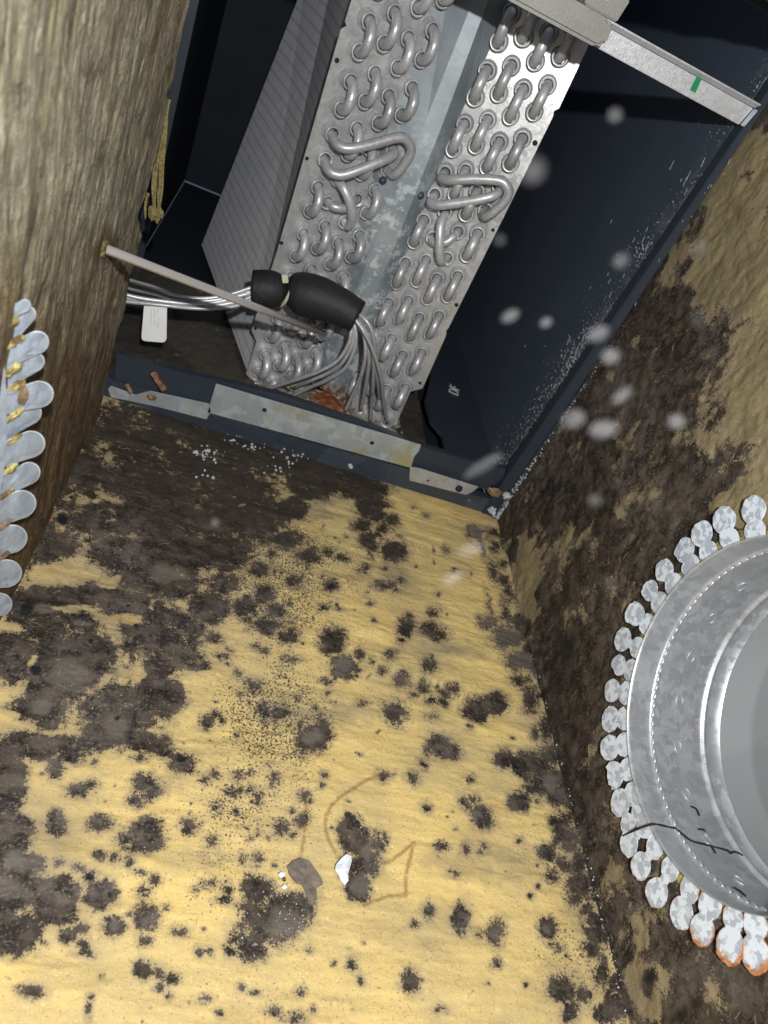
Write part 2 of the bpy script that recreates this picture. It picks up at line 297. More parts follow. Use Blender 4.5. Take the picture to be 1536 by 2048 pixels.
BL = [(150,975,60,70,.97),(110,1085,60,34,.92),(80,1240,70,40,.9),(25,1300,50,50,.92),(230,905,80,60,.97),(190,870,50,36,.95),(130,1190,90,26,.85),(330,1250,60,50,.9),(250,1200,60,34,.85)] + zA([(1000,120,520,150),(620,70,300,110),(1400,215,170,80),(820,320,320,130),(650,440,270,110),(980,420,180,110),(900,560,150,90),(690,560,180,110),(660,660,150,80,.95),
 (480,570,120,80,.9),(400,430,170,90,.95),(200,520,90,60,.9),(520,230,190,130,.88),(1180,390,80,50),(850,780,90,70),(1070,735,45,40),(720,700,110,60,.9),(340,740,130,50,.85),(160,760,120,70,.92),
 (110,795,32,28),(260,430,40,30),(320,850,70,45),(640,960,170,110),(620,900,140,60),(200,950,80,60,.95),(270,1070,180,120),(350,1000,140,100),(40,1030,80,80,.9),(180,1180,120,70,.95),(480,1200,190,110,.98),
 (450,1280,140,80),(640,1120,80,60),(700,1150,50,60),(540,1130,40,25),(1160,520,80,35),(1250,580,50,35),(1050,640,45,30),(1190,680,40,25,.9),(1000,780,50,45),(1080,860,55,35),(1170,915,35,30),
 (870,905,30,22),(1340,700,26,20),(1330,565,20,12),(1105,570,18,15),(1350,930,55,50),(1395,1030,55,40),(1455,975,18,18),(830,1022,17,15),(1025,1098,25,20),(915,990,12,10),(930,1020,8,6),
 (845,1245,26,22),(875,1220,14,10),(1475,635,14,12),(1385,588,18,12),(1075,1200,22,25),(1145,1210,50,35,.8),(1180,1000,25,14),(1215,415,22,14),(1160,415,30,20),(1215,365,30,22),(1220,340,18,14),
 (210,1255,60,30),(600,1330,100,50,.9),(300,1340,140,50,.92),(70,1350,90,50,.9),(660,1370,40,15),(1270,1320,60,60),(1310,1290,35,50),(640,650,60,30),(900,690,90,50,.85),(780,870,60,40,.85),(1110,800,50,40,.78)])
BL += zB([(20,150,90,90),(120,130,120,90),(300,170,130,70),(330,250,70,60),(0,60,200,60),(300,350,45,35),(330,425,55,48),(455,465,60,50),(440,320,30,25),(395,365,30,25),(405,250,30,20),(370,300,50,30),(140,470,16,12),(200,500,16,12),
 (148,630,26,18),(400,630,40,22),(485,605,25,30,.85),(305,555,18,13),(400,555,8,6),(190,740,12,8),(120,735,20,12,.9),(342,718,12,8),(640,760,24,20,.9),(520,778,14,12),(510,830,42,40),(485,890,24,26,.9),
 (620,830,38,30),(655,865,40,28),(895,810,45,35,.85),(990,870,90,55,.8),(1060,985,80,55,.8),(1050,800,50,50,.8),(165,900,55,50),(215,1015,55,40),(290,955,22,22),(340,988,12,10),(435,955,35,25,.92),
 (612,1000,30,35),(400,1025,22,22,.9),(495,1070,35,30),(590,1100,25,35,.88),(665,1107,10,8),(735,1120,28,22,.92),(700,1140,28,22,.9),(680,1180,30,25,.8),(545,1145,18,12,.95),(620,1180,25,20,.9),
 (452,1225,75,48,1,35),(850,1210,62,52),(925,1190,60,50),(630,1250,35,22,.82),(1100,1165,35,45),(300,1185,20,14,.9),(655,1390,50,45),(920,390,32,22),(830,385,35,30,.9),(1160,1390,12,14),(600,300,14,10,.85),(538,262,9,8),(225,395,14,10,.8)])
BL += zC([(20,230,90,160),(30,480,120,110,.98),(50,700,160,130,.98),(270,720,90,80),(250,790,110,80,.95),(440,730,72,58),(400,660,25,22),(60,900,140,90,.95),(110,600,100,60,.92),(180,90,90,60,.97),(310,120,60,40),
 (250,170,35,45),(80,60,70,40,.9),(800,165,68,50),(720,115,45,22),(620,142,25,12),(420,152,14,8),(650,270,75,60),(600,320,36,34),(350,275,55,30),(400,250,35,30,.85),(250,420,48,48),(250,380,28,26),(435,420,50,34),(650,490,95,70),(650,430,70,45,.95),
 (590,490,55,25),(835,435,38,33),(932,508,16,18),(1240,450,26,30,.95),(1330,405,28,28),(1335,312,22,20),(938,215,18,16),(1015,295,32,25,.95),(1050,215,20,15,.9),(950,360,22,22,.9),(1200,235,18,28,.95),
 (1100,205,14,12),(1105,283,12,12),(1420,218,12,12),(1040,375,9,9),(1140,580,20,25,.95),(1100,498,12,12,.9),(260,588,18,14),(435,560,25,22,.95),(505,570,22,22,.88),(568,592,18,22,.95),(350,620,30,10,.95,35),(620,650,30,10,.95,30),
 (680,680,30,25,.95),(640,715,30,20,.95),(650,825,58,55),(500,875,42,40),(305,905,35,30),(365,885,18,20),(370,960,20,18),(375,990,28,14),(640,945,25,20),(795,900,28,20),(630,1075,40,45),(700,1080,25,25,.95),
 (755,1110,32,25),(705,1138,20,18),(135,1160,50,30,.92),(190,940,18,14,.9),(400,1185,12,10),(393,1245,12,28),(1000,715,18,20),(990,765,25,15,.95),(1200,860,140,110),(1130,720,65,60),(1110,900,90,90),
 (1120,990,60,40,.95),(1300,780,90,60),(885,1000,18,18),(930,995,10,12),(1068,1148,12,12),(905,1192,16,12),(1130,1172,12,10),(960,1262,14,12),(1300,1280,40,30,.9),(1200,1250,30,20,.85),(1330,1160,14,16),(447,1083,9,8),(920,688,24,12),(858,715,14,10)])
BL += zD([(310,415,45,52),(350,480,70,60),(425,480,38,45),(370,560,72,55),(350,650,55,65),(690,80,60,46,1,35),(740,120,32,20,.82),(615,152,16,16),(570,212,24,20),(450,200,22,18),(620,335,20,20),(805,207,20,16,.85),(950,130,50,36),
 (1060,150,80,60),(1110,220,75,60),(1180,280,60,45,.95),(1010,305,45,42),(790,320,34,20,1,30),(850,370,55,32,1,40),(820,300,22,24,.85),(690,490,26,20,.9),(785,505,16,22,.9),(842,516,9,9),(1125,515,38,36,.97),(1200,560,40,30,.9),
 (1250,650,60,60,.85),(1240,700,40,40,.92),(1140,610,25,20),(1160,625,16,12),(635,760,20,24),(770,790,36,60),(910,850,32,50),(845,850,20,20,.8),(575,815,16,14),(1122,830,34,40),(1290,890,18,18,.9),(905,983,16,18),(562,1045,40,48),
 (1185,1080,52,50),(1280,1100,35,35,.92),(1220,1170,35,35,.95),(1370,1170,60,50,.9),(685,1162,20,14,.92),(745,608,12,12,.9),(720,597,8,8),(1083,660,8,6),(1045,700,9,8),(355,1045,10,14),(320,970,12,14),(240,972,8,8),(145,915,10,10),
 (110,1085,14,14),(80,1200,50,25,.9),(1205,937,8,8),(875,1050,7,7),(1028,1062,8,8),(1190,420,40,70,.95),(1150,380,26,26,.9),(1310,900,40,70,.8),(1260,560,30,60,.85),(1350,1010,30,70,.82),(1220,250,50,90,.88)])
NEG = zA([(210,640,100,26),(520,835,120,24,.9),(290,795,60,20,.8),(540,500,34,16,.9),(560,1060,40,60,.9),(490,985,25,30,.7),(450,440,40,12,.7),(100,690,40,22,.9),(60,870,50,30,.7),(130,1020,16,40,.6),(830,330,14,10,.5),(980,380,30,14,.8),(430,700,60,16,.7),(300,350,70,20,.6),(540,1180,60,18,.7),(60,1220,60,22,.8),(430,160,60,50,.55),(740,120,30,40,.3),(250,1260,14,20,.6)])
NEG += zB([(365,420,22,14,.8)]) + zC([(470,360,14,14,.5)])
CL_ = ((570, 1190, 90, 70, 230), (530, 1400, 80, 80, 150), (500, 1600, 110, 80, 150), (430, 1800, 130, 110, 130), (760, 1330, 140, 120, 100), (300, 1600, 160, 130, 70), (700, 1100, 120, 70, 60),
        (900, 1650, 200, 200, 60), (1090, 1700, 60, 200, 90), (620, 1990, 200, 40, 70), (1150, 1900, 60, 120, 80), (250, 1250, 180, 140, 110), (480, 1060, 120, 50, 90), (1020, 1250, 50, 110, 80), (560, 1450, 60, 60, 60))
for cx, cy, sx, sy, n in CL_:
    for i in range(n):
        if i % 5: continue
        r = 1.6 + 5.0 * random.random()**3
        BL.append((random.gauss(cx, sx), random.gauss(cy, sy), r * (.8 + .7 * random.random()), r, .92 + .1 * random.random(), random.uniform(0, 90)))
for i in range(75):
    y_ = 1080 + 960 * random.random(); BL.append((1000 + .255 * (y_ - 1040) + 8 - abs(random.gauss(0, 26)), y_, random.uniform(4, 18), random.uniform(5, 26), random.uniform(.82, 1.02), -15))
for i in range(30):
    y_ = 870 + 360 * random.random(); BL.append((185 - .493 * (y_ - 860) + abs(random.gauss(0, 18)), y_, random.uniform(5, 16), random.uniform(5, 20), random.uniform(.85, 1.02), 20))
GREY = zA([(1395,1030,50,36),(280,1060,95,75),(680,650,80,40),(1270,1310,40,40),(180,1190,40,26),(480,1270,60,50),(330,860,45,20),(190,800,60,22),(1200,550,40,20)]) + zB([(990,870,80,50),(1060,985,70,50),(895,810,30,24)]) \
    + zC([(270,760,50,30),(1250,870,90,80),(40,690,60,60),(500,875,30,28),(1370,55,40,30),(60,560,40,40)]) + zD([(360,640,46,55),(910,850,22,36),(840,370,34,18),(1140,220,40,40),(1122,830,22,28),(380,520,30,30)])
BLACK = zA([(110,795,30,26),(145,1045,22,22),(255,435,26,18),(365,1162,14,12),(372,935,10,10),(478,1230,12,10)]) + zC([(400,660,22,20),(485,730,14,14),(665,500,12,14),(20,178,14,8),(110,828,10,10),(800,140,24,18)]) + zD([(615,152,13,13),(985,160,20,16),(1205,937,7,7)]) + zB([(148,628,20,13),(665,1107,9,7)])
ORANGE = zB([(740,290,110,60),(560,210,80,50),(860,330,60,50)]) + zA([(250,640,100,30),(540,850,110,26)]) + [(820, 1250, 60, 60), (980, 1640, 60, 50), (560, 2030, 160, 20)]
DULL = [(330, 1010, 330, 170), (150, 1330, 230, 240), (90, 1700, 160, 180), (260, 930, 200, 110), (770, 1150, 120, 60), (650, 1020, 60, 50), (900, 1300, 130, 30), (1080, 1350, 40, 200), (1170, 1750, 60, 200), (880, 1860, 160, 60), (640, 1420, 160, 30), (960, 1720, 140, 50), (330, 1560, 60, 20), (180, 1420, 100, 100), (380, 1720, 140, 30), (1130, 1980, 90, 80)]
def linedist(px, py, P):
    d = np.full(px.shape, 1e9)
    for (x0, y0), (x1, y1) in zip(P[:-1], P[1:]):
        vx, vy = x1 - x0, y1 - y0; t = np.clip(((px - x0) * vx + (py - y0) * vy) / (vx * vx + vy * vy), 0, 1)
        d = np.minimum(d, np.hypot(px - x0 - t * vx, py - y0 - t * vy))
    return d
def pD(L): return [(550 + x / 2.048, 1450 + y / 2.048) for x, y in L]
MARK = [smoothpath([(*p, 0) for p in pD(L)], 4) for L in (
    [(440,195),(380,220),(300,270),(240,320),(212,370),(212,430),(235,490),(270,530),(285,545)], [(445,560),(480,550),(520,520),(575,475)], [(575,475),(553,560),(545,620),(547,690)], [(547,690),(480,690),(430,706),(375,728)], [(130,320),(128,400),(120,470),(108,545)])]
def softsum(px, py, L, soft=.5):
    f = np.zeros(px.shape)
    for b in L:
        d = np.sqrt(((px - b[0]) / b[2])**2 + ((py - b[1]) / b[3])**2); f = np.maximum(f, np.clip((1.1 - d) / soft, 0, 1))
    return f
def grid_mesh(name, us, vs, fn, keep=None):
    U, V = np.meshgrid(us, vs); P = fn(U.ravel(), V.ravel()); nu, nv = len(us), len(vs)
    i = (np.arange(nv - 1)[:, None] * nu + np.arange(nu - 1)[None, :]).ravel()
    Q = np.stack([i, i + 1, i + nu + 1, i + nu], 1)
    if keep is not None: Q = Q[keep(P)[Q].all(1)]
    me = bpy.data.meshes.new(name); me.vertices.add(len(P)); me.vertices.foreach_set('co', P.astype(np.float32).ravel())
    me.loops.add(Q.size); me.loops.foreach_set('vertex_index', Q.astype(np.int32).ravel())
    me.polygons.add(len(Q)); me.polygons.foreach_set('loop_start', np.arange(0, Q.size, 4, dtype=np.int32)); me.update(calc_edges=True)
    me.polygons.foreach_set('use_smooth', np.ones(len(Q), bool)); return me, P
def put_attr(me, name, r, g, b):
    at = me.color_attributes.new(name, 'FLOAT_COLOR', 'POINT'); at.data.foreach_set('color', np.stack([r, g, b, np.ones_like(r)], 1).astype(np.float32).ravel())

# ------------------------------------------------------------------ floor: yellow glass-wool board with mould
def fl(x, y):
    z = (fbm(x * 14 + 3, y * 55, 5, 4) - .5) * .0050 + (fbm(x * 9, y * 14, 9, 3) - .5) * .006 + (fbm(x * 260, y * 260, 2, 3) - .5) * .0007
    z = z * np.clip((.0 - y) / .03, .2, 1)
    return np.stack([x, y, z - .003], 1)
me, P = grid_mesh('floor', np.linspace(-.512, .004, 500), np.linspace(-.68, .012, 660), fl)
px, py = toPix(P * [1, 1, 0])
wx, wy = P[:, 0], P[:, 1]
jx = (fbm(wx * 90, wy * 90, 31, 3) - .5) * 22; jy = (fbm(wx * 90, wy * 90, 47, 3) - .5) * 22
wob = (fbm(wx * 150, wy * 150, 11, 4) - .5) * .35 + (fbm(wx * 35, wy * 35, 77, 3) - .5) * .35
mold = fieldmap(px + jx * .6, py + jy * .6, BL, NEG, wob)
mark = np.zeros(len(P))
for L in MARK: mark = np.maximum(mark, np.clip(1.35 - linedist(px + jx * .12, py + jy * .12, [(p[0], p[1]) for p in L]) / 4.2, 0, 1))
put_attr(me, 'mold', mold, mark * .75, softsum(px + jx, py + jy, GREY, .5) * .8)
put_attr(me, 'tint', softsum(px + jx * 2, py + jy * 2, ORANGE, 1.0) * .6 * fbm(wx * 40, wy * 60, 3, 3), softsum(px + jx * 2, py + jy * 2, DULL, 1.0) * np.clip(fbm(wx * 20, wy * 70, 8, 3) * 1.25, 0, 1), softsum(px + jx * .5, py + jy * .5, BLACK, .3))
pep = np.zeros(len(P))
for cx, cy, sx, sy, n_ in CL_: pep = pep + np.exp(-((px - cx)**2 / (2 * (sx * .95)**2) + (py - cy)**2 / (2 * (sy * .95)**2))) * min(1., n_ * 220. / (sx * sy * 6.3))
pep = np.clip(pep * (.35 + 1.3 * fbm(wx * 30, wy * 30, 12, 3)) + .12 + softsum(px, py, BL[:0] + [(b[0], b[1], b[2] * 1.2 + 8, b[3] * 1.2 + 8) for b in BL if b[2] > 6], .6) * .34, 0, 1)
put_attr(me, 'pepper', pep, pep * 0, pep * 0)
co = P.copy(); co[:, 2] += np.clip(mold - .5, 0, .3) * -.0012; me.vertices.foreach_set('co', co.astype(np.float32).ravel()); me.update()
tag(link('floor', me, M['floor']), kind='structure')
# ------------------------------------------------------------------ right wall with the round duct hole
HC = (-.449, .207); HR = .124
def rw(y, z):
    x = (fbm(y * 22, z * 22, 15, 4) - .5) * .007 + (fbm(y * 120, z * 120, 25, 3) - .5) * .0022
    d = np.hypot(y - HC[0], z - HC[1]); ins = d < HR + .0015
    k = np.where(ins & (d > HR - .004), (HR + .0015) / np.maximum(d, 1e-6), 1.)
    x = x * np.clip((d - HR - .004) / .03, 0, 1) * np.clip(-y / .03, 0, 1)
    return np.stack([x + .001, HC[0] + (y - HC[0]) * k, HC[1] + (z - HC[1]) * k], 1)
me, P = grid_mesh('right_wall', np.linspace(-.80, .0, 560), np.linspace(-.012, .62, 440), rw, keep=lambda P: np.hypot(P[:, 1] - HC[0], P[:, 2] - HC[1]) > HR - .0005)
px, py = toPix(P * [0, 1, 1]); wx, wy = P[:, 1], P[:, 2]
jx = (fbm(wx * 60, wy * 60, 31, 3) - .5) * 60; jy = (fbm(wx * 60, wy * 60, 47, 3) - .5) * 60
base = .80 + (fbm(wx * 45, wy * 45, 61, 4) - .5) * 1.25
RN = [(1560, 800, 110, 330, 1), (1540, 420, 170, 190, .9), (1400, 500, 90, 110, .35), (1440, 640, 70, 110, .35), (1480, 760, 60, 120, .4), (1500, 1010, 70, 60, .9), (1050, 1150, 30, 100, 1.2), (1290, 1860, 26, 50, .8), (1310, 1990, 40, 70, .8), (1265, 1950, 20, 60, .6),
      (1240, 1740, 30, 40, .35), (1130, 1100, 40, 80, .15), (1230, 1750, 24, 30, .3), (1400, 1990, 50, 40, .25), (1250, 1000, 60, 40, .2), (1400, 860, 50, 60, .25), (1500, 550, 120, 100, .5)]
for b in RN:
    d = np.sqrt(((px + jx - b[0]) / b[2])**2 + ((py + jy - b[1]) / b[3])**2); base = base - np.clip((1.15 - d) * 1.6, 0, 1) * b[4] * .75
RB = [(1243, 1905, 12, 22), (1300, 1965, 26, 50), (1170, 1560, 14, 26), (1150, 1470, 12, 22), (1130, 1290, 14, 30), (1180, 1500, 10, 20), (1190, 1650, 12, 26), (1350, 2030, 40, 20), (1070, 1380, 10, 20), (1175, 1790, 20, 20), (1205, 1830, 20, 26), (1320, 2040, 20, 12)]
blk = softsum(px + jx * .5, py + jy * .5, RB, .8) * np.clip(fbm(wx * 130, wy * 130, 43, 4) * 3.2 - 1.0, 0, 1); blk = np.maximum(blk, softsum(px + jx, py + jy, [(1100, 1330, 60, 170), (1150, 1520, 50, 150), (1090, 1000, 90, 70)], .9) * np.clip(fbm(wx * 90, wy * 90, 41, 3) * 3 - 1.15, 0, .8))
for b in ((1030, 1060, 20, 30), (1100, 1230, 30, 60), (1110, 960, 60, 60), (1150, 1380, 60, 140), (1160, 1600, 40, 120), (1085, 1300, 46, 110), (1120, 1480, 40, 90), (1195, 1720, 26, 70), (1225, 1830, 22, 60), (1300, 1965, 28, 52)): base = np.maximum(base, softsum(px + jx * .4, py + jy * .4, [b], .9) * .95)
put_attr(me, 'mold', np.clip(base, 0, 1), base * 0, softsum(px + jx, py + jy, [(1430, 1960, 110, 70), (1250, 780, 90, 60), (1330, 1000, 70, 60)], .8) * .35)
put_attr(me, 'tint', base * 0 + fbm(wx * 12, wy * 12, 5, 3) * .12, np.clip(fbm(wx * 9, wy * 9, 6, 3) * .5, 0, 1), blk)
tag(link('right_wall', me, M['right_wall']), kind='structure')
# ------------------------------------------------------------------ left wall: streaky glass-wool board, ragged where it ends at the cabinet
edge = [unx(x, y, -.5) for x, y in ((392, -60), (380, 0), (358, 100), (345, 160), (337, 185), (340, 205), (330, 260), (312, 320), (296, 380), (280, 425), (285, 465), (272, 520), (260, 570), (252, 620), (240, 665), (228, 710), (222, 745), (213, 781), (196, 830))]
ez = np.array([p[2] for p in edge])[::-1]; ey = np.array([p[1] for p in edge])[::-1]
def lw(u, v):
    z = v; yend = np.interp(z, ez, ey) + (fbm(z * 120, z * 0, 3, 3) - .5) * .008; t = u
    y = -.86 + t * (yend + .86)
    x = -.5 + (fbm(y * 40, z * 12, 4, 4) - .5) * .007 + (fbm(y * 300, z * 30, 14, 3) - .5) * .0012
    x = x - np.clip((t - .985) / .015, 0, 1)**2 * .006
    return np.stack([x, y, z], 1)
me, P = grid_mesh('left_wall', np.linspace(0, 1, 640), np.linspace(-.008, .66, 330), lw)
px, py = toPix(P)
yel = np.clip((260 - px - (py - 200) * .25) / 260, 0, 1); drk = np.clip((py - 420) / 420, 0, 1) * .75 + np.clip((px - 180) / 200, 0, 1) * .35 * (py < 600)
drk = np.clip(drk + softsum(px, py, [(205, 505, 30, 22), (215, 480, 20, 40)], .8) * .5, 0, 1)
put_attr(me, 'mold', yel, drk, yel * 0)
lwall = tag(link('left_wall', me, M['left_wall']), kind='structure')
# cut end of that board, in loose yellow wool layers
vs = []; fs = []; K = 90
for i in range(K):
    z = .0 + .60 * i / (K - 1); ye = float(np.interp(z, ez, ey))
    for k, dx in enumerate((0, -.008, -.017, -.026)): vs.append((-.503 + dx, ye + .0 - .003 + random.uniform(-.002, .002) - k * .0015, z))
for i in range(K - 1):
    for k in range(3): fs.append((i * 4 + k, i * 4 + k + 1, i * 4 + k + 5, i * 4 + k + 4))
link('cut_edge', mesh('cut_edge', vs, fs, True), M['wool'], lwall)
# ------------------------------------------------------------------ coil cabinet
cab = thing('coil_cabinet', 'black coated coil cabinet seen through its rectangular opening above the mouldy floor', 'cabinet')
def box(name, a, b, mat, parent=None, bevel=0):
    x0, y0, z0 = a; x1, y1, z1 = b
    return prism(name, [(x0, y0, z0), (x1, y0, z0), (x1, y0, z1), (x0, y0, z1)], (0, y1 - y0, 0), mat, parent, bevel)
box('side_panel', (-.008, .012, .0), (.010, .80, .80), M['black_freckled'], cab)
box('side_panel', (-.555, .0, .0), (-.545, .80, .80), M['shade_black'], cab)
box('back_panel', (-.545, .80, .0), (-.008, .81, .80), M['shade_black'], cab)
box('bottom_panel', (-.545, .012, -.012), (-.008, .80, -.002), M['shade_black'], cab)
box('inner_rib', (-.545, .30, .0), (-.530, .306, .80), M['black'], cab)
# front frame
prism('bottom_flange', [(-.545, -.003, -.004), (.0, -.003, -.009), (.0, -.003, .020), (-.545, -.003, .020)], (0, .013, 0), M['frame'], cab, .0012)
prism('side_flange', [(-.020, -.0055, -.010), (-.002, -.0055, -.010), (-.001, -.0055, .62), (-.006, -.0055, .62)], (0, .016, 0), M['black'], cab, .001)
prism('side_lip', [(-.006, -.010, -.013), (.001, -.010, -.012), (.001, -.010, .22), (-.001, -.010, .22)], (0, .006, 0), M['frame'], cab, .0004)
prism('header_flange', [(-.545, .0, .585), (-.016, .0, .575), (-.016, .0, .66), (-.545, .0, .66)], (0, .02, 0), M['frame'], cab, .001)
# black lip along the bottom of the opening
lp = [uny(*p, .0) for p in ((232, 706), (330, 738), (560, 790), (700, 838), (845, 893), (905, 912), (985, 935), (1012, 938), (1006, 955), (992, 970), (975, 975), (955, 976), (820, 940), (600, 872), (415, 822), (228, 758))]
prism('front_lip', lp, (0, .010, 0), M['black'], cab, .0006)
# ------------------------------------------------------------------ drain pan
pan = thing('drain_pan', 'black drain pan under the coil, grimy inside and printed DF on its right side', 'drain pan')
me, P = grid_mesh('pan_floor', np.linspace(-.545, -.10, 160), np.linspace(.012, .34, 100), lambda x, y: np.stack([x, y, .016 + (fbm(x * 60, y * 60, 8, 4) - .5) * .004], 1))
link('pan_floor', me, M['pan_dirty'], pan)
pr_ = [unz(*p, .034) for p in ((1014, 928), (990, 966), (960, 972), (905, 950), (893, 905), (884, 868), (862, 842), (850, 800), (858, 770), (875, 660), (905, 560), (938, 480), (1010, 480), (951, 672))]
prism('pan_side', pr_, (0, 0, -.006), M['black'], pan, .001)
me, P = grid_mesh('mineral_crust', np.linspace(-.345, -.135, 120), np.linspace(.055, .125, 50), lambda x, y: np.stack([x, y, .011 + .012 * fbm(x * 70, y * 70, 3, 4) + .007 * np.exp(-((x + .25) / .035)**2)], 1))
link('mineral_crust', me, M['pan_crust'], pan)
def text(name, s, loc, xdir, ydir, size, mat, parent, ext=.0004):
    cu = bpy.data.curves.new(name, 'FONT'); cu.body = s; cu.size = size; cu.extrude = ext; cu.align_x = 'CENTER'; cu.align_y = 'CENTER'
    o = bpy.data.objects.new(name, cu); col.objects.link(o)
    dg = bpy.context.evaluated_depsgraph_get(); me = bpy.data.meshes.new_from_object(o.evaluated_get(dg)); bpy.data.objects.remove(o)
    me.materials.clear(); X = Vector(tuple(map(float, xdir))).normalized(); Y = Vector(tuple(map(float, ydir))); Y = (Y - X * Y.dot(X)).normalized(); Z = X.cross(Y)
    mt = Matrix((X, Y, Z)).transposed().to_4x4(); mt.translation = Vector(tuple(map(float, loc))); me.transform(mt); return link(name, me, mat, parent)
pD_, pF_ = unz(906, 795, .0346), unz(912, 768, .0346); pU = unz(893, 780, .0346)
text('printed_letters', 'DF', (pD_ + pF_) / 2 + np.array([0, 0, .0005]), pF_ - pD_, pU - (pD_ + pF_) / 2, .024, M['white'], pan)

# ------------------------------------------------------------------ evaporator coil
coil = thing('evaporator_coil', 'evaporator coil with two slabs of return bends either side of a folded centre plate', 'coil')
aL, aR = math.radians(18), math.radians(15)
SL = dict(o=np.array([-.368, .1, .0]), u=np.array([math.cos(aL), math.sin(aL), 0]), n=np.array([math.sin(aL), -math.cos(aL), 0]))
SR = dict(o=np.array([-.144, .1, .0]), u=np.array([math.cos(aR), -math.sin(aR), 0]), n=np.array([-math.sin(aR), -math.cos(aR), 0]))
def pl(S, u, z, n=0): return S['o'] + S['u'] * u + np.array([0, 0, z]) + S['n'] * n
def unp(S, px, py, n=0): return un(px, py, S['n'], S['o'] + S['n'] * n)
def toUZ(S, P): return (P - S['o']) @ S['u'], P[2]
PLs = [(733, -90), (712, -30), (703, 0), (690, 42), (693, 52), (682, 58), (555, 500), (503, 660), (513, 684), (492, 748), (530, 790), (620, 800), (622, 755), (635, 690), (690, 533), (780, 237), (874, 20), (930, -110)]
PRs = [(1260, -90), (1200, 38), (1175, 95), (1118, 217), (1108, 222), (1106, 233), (1007, 435), (897, 656), (893, 660), (892, 671), (845, 777), (821, 783), (800, 830), (792, 850), (735, 855), (700, 830), (716, 730), (743, 657), (783, 580), (848, 410), (926, 217), (983, 85), (1060, -110)]
for S, PP in ((SL, PLs), (SR, PRs)):
    prism('tube_sheet', [unp(S, *p) for p in PP], -S['n'] * .0016, M['sheet'], coil)
# fin packs behind the sheets
fb = [pl(SL, .004 - .03 * (.66 - .19), .66, -.004), pl(SL, .0145, .022, -.004), (-.467, .465, .020), (-.425, .455, .42), (-.415, .455, .66)]
prism('fin_pack', fb, SL['u'] * .078, M['fin'], coil)
fb = [pl(SR, -.006, .66, -.004), pl(SR, -.006, .03, -.004), pl(SR, -.03, .03, -.36), pl(SR, -.03, .66, -.36)]
prism('fin_pack', fb, -SR['u'] * .078, M['fin'], coil)
# folded centre plate
cols = [[unp(SL, *p, -.0005) for p in ((905, -60), (780, 237), (690, 533), (619, 765))], [uny(*p, .112) for p in ((970, -60), (853, 237), (731, 533), (640, 775))],
        [uny(*p, .110) for p in ((998, -60), (889, 237), (778, 520), (665, 790))], [unp(SR, *p, -.0005) for p in ((1050, -60), (917, 237), (800, 545), (697, 815))]]
vs = [tuple(p) for c in cols for p in c]; fs = [(c * 4 + r, c * 4 + r + 1, c * 4 + r + 5, c * 4 + r + 4) for c in range(3) for r in range(3)]
o = link('centre_plate', mesh('centre_plate', vs, fs), M['delta'], coil)
md = o.modifiers.new('t', 'SOLIDIFY'); md.thickness = .0012; md.offset = 0
COL = [(.0090, -.0115), (.0086, -.011)]
prof = [(.0100, 0.0), (.0096, .0014), (.0074, .0026), (.0066, .0046), (.0065, .0088), (.0080, .0108), (.0083, .0118), (.0076, .0121), (.0060, .0105)]
collar = {id(S): lathe_mesh('collar', prof, (0, 0, 0), S['n'], 18) for S in (SL, SR)}
for c_ in collar.values(): c_.materials.append(M['tube'])
TR = .0052
def bend_mesh(S, h):
    pth = [pl(S, 0, h / 2, -.0) - S['o'] + S['n'] * t for t in (0, .006, .0115)]
    for i in range(1, 12):
        a_ = math.pi * i / 12; pth.append(np.array([0, 0, h / 2 * math.cos(a_)]) + S['n'] * (.0115 + .0145 * math.sin(a_)))
    pth += [np.array([0, 0, -h / 2]) + S['n'] * t for t in (.0115, .006, 0)]
    return tube_mesh('return_bend', pth, TR, 12)
H = {id(SL): .0265, id(SR): .02625}; bm_ = {}
for S in (SL, SR): bm_[id(S)] = bend_mesh(S, H[id(S)]); bm_[id(S)].materials.append(M['tube'])
def add_collar(S, u, z, par, base):
    c_ = bpy.data.objects.new('collar', collar[id(S)]); col.objects.link(c_); c_.parent = par; c_.location = tuple(pl(S, u, z) - base)
bends = []
def add_bend(S, u, zt):
    h = H[id(S)]; zc = zt - h / 2; base = pl(S, u, zc)
    o = bpy.data.objects.new('return_bend', bm_[id(S)]); col.objects.link(o); o.parent = coil; o.location = tuple(base); o.scale = (random.uniform(.95, 1.05),) * 2 + (1,)
    add_collar(S, u, zt, o, base); add_collar(S, u, zt - h, o, base); bends.append((S is SL, u, zt, o))
uLc = lambda c, z: .0150 + .0217 * c - .033 * (z - .33)
uRc = lambda c, z: -.0825 + .0207 * c - .018 * (z - .40)
for c in range(4):
    z0 = (.431, .446, .432, .447)[c]
    for k in range(-2, 16, 2):
        if c in (0, 3) and k == 4: continue
        if c == 1 and k == 6: continue
        if c == 2 and k == 6: continue
        z = z0 - .0265 * k
        if z - .0265 < .022: continue
        add_bend(SL, uLc(c, z - .013), z)
for c in range(4):
    z0 = (.4373, .4505, .4373, .4505)[c]
    for k in range(-2, 16, 2):
        if c in (0,) and k == 4: continue
        if c == 1 and k == 6: continue
        if c == 2 and k == 6: continue
        if c == 3 and k == 4: continue
        z = z0 - .02625 * k
        if z - .026 < .020: continue
        add_bend(SR, uRc(c, z - .013), z)
def long_tube(name, S, pts, rad=TR):
    pth = [unp(S, x, y, n) for x, y, n in pts]; o = link(name, tube_mesh(name, smoothpath(pth, 5), rad, 12), M['tube'], coil)
    for q in (pts[0], pts[-1]):
        if q[2] <= 0:
            u, z = toUZ(S, unp(S, q[0], q[1], 0)); add_collar(S, u, z, o, np.zeros(3))
    return o
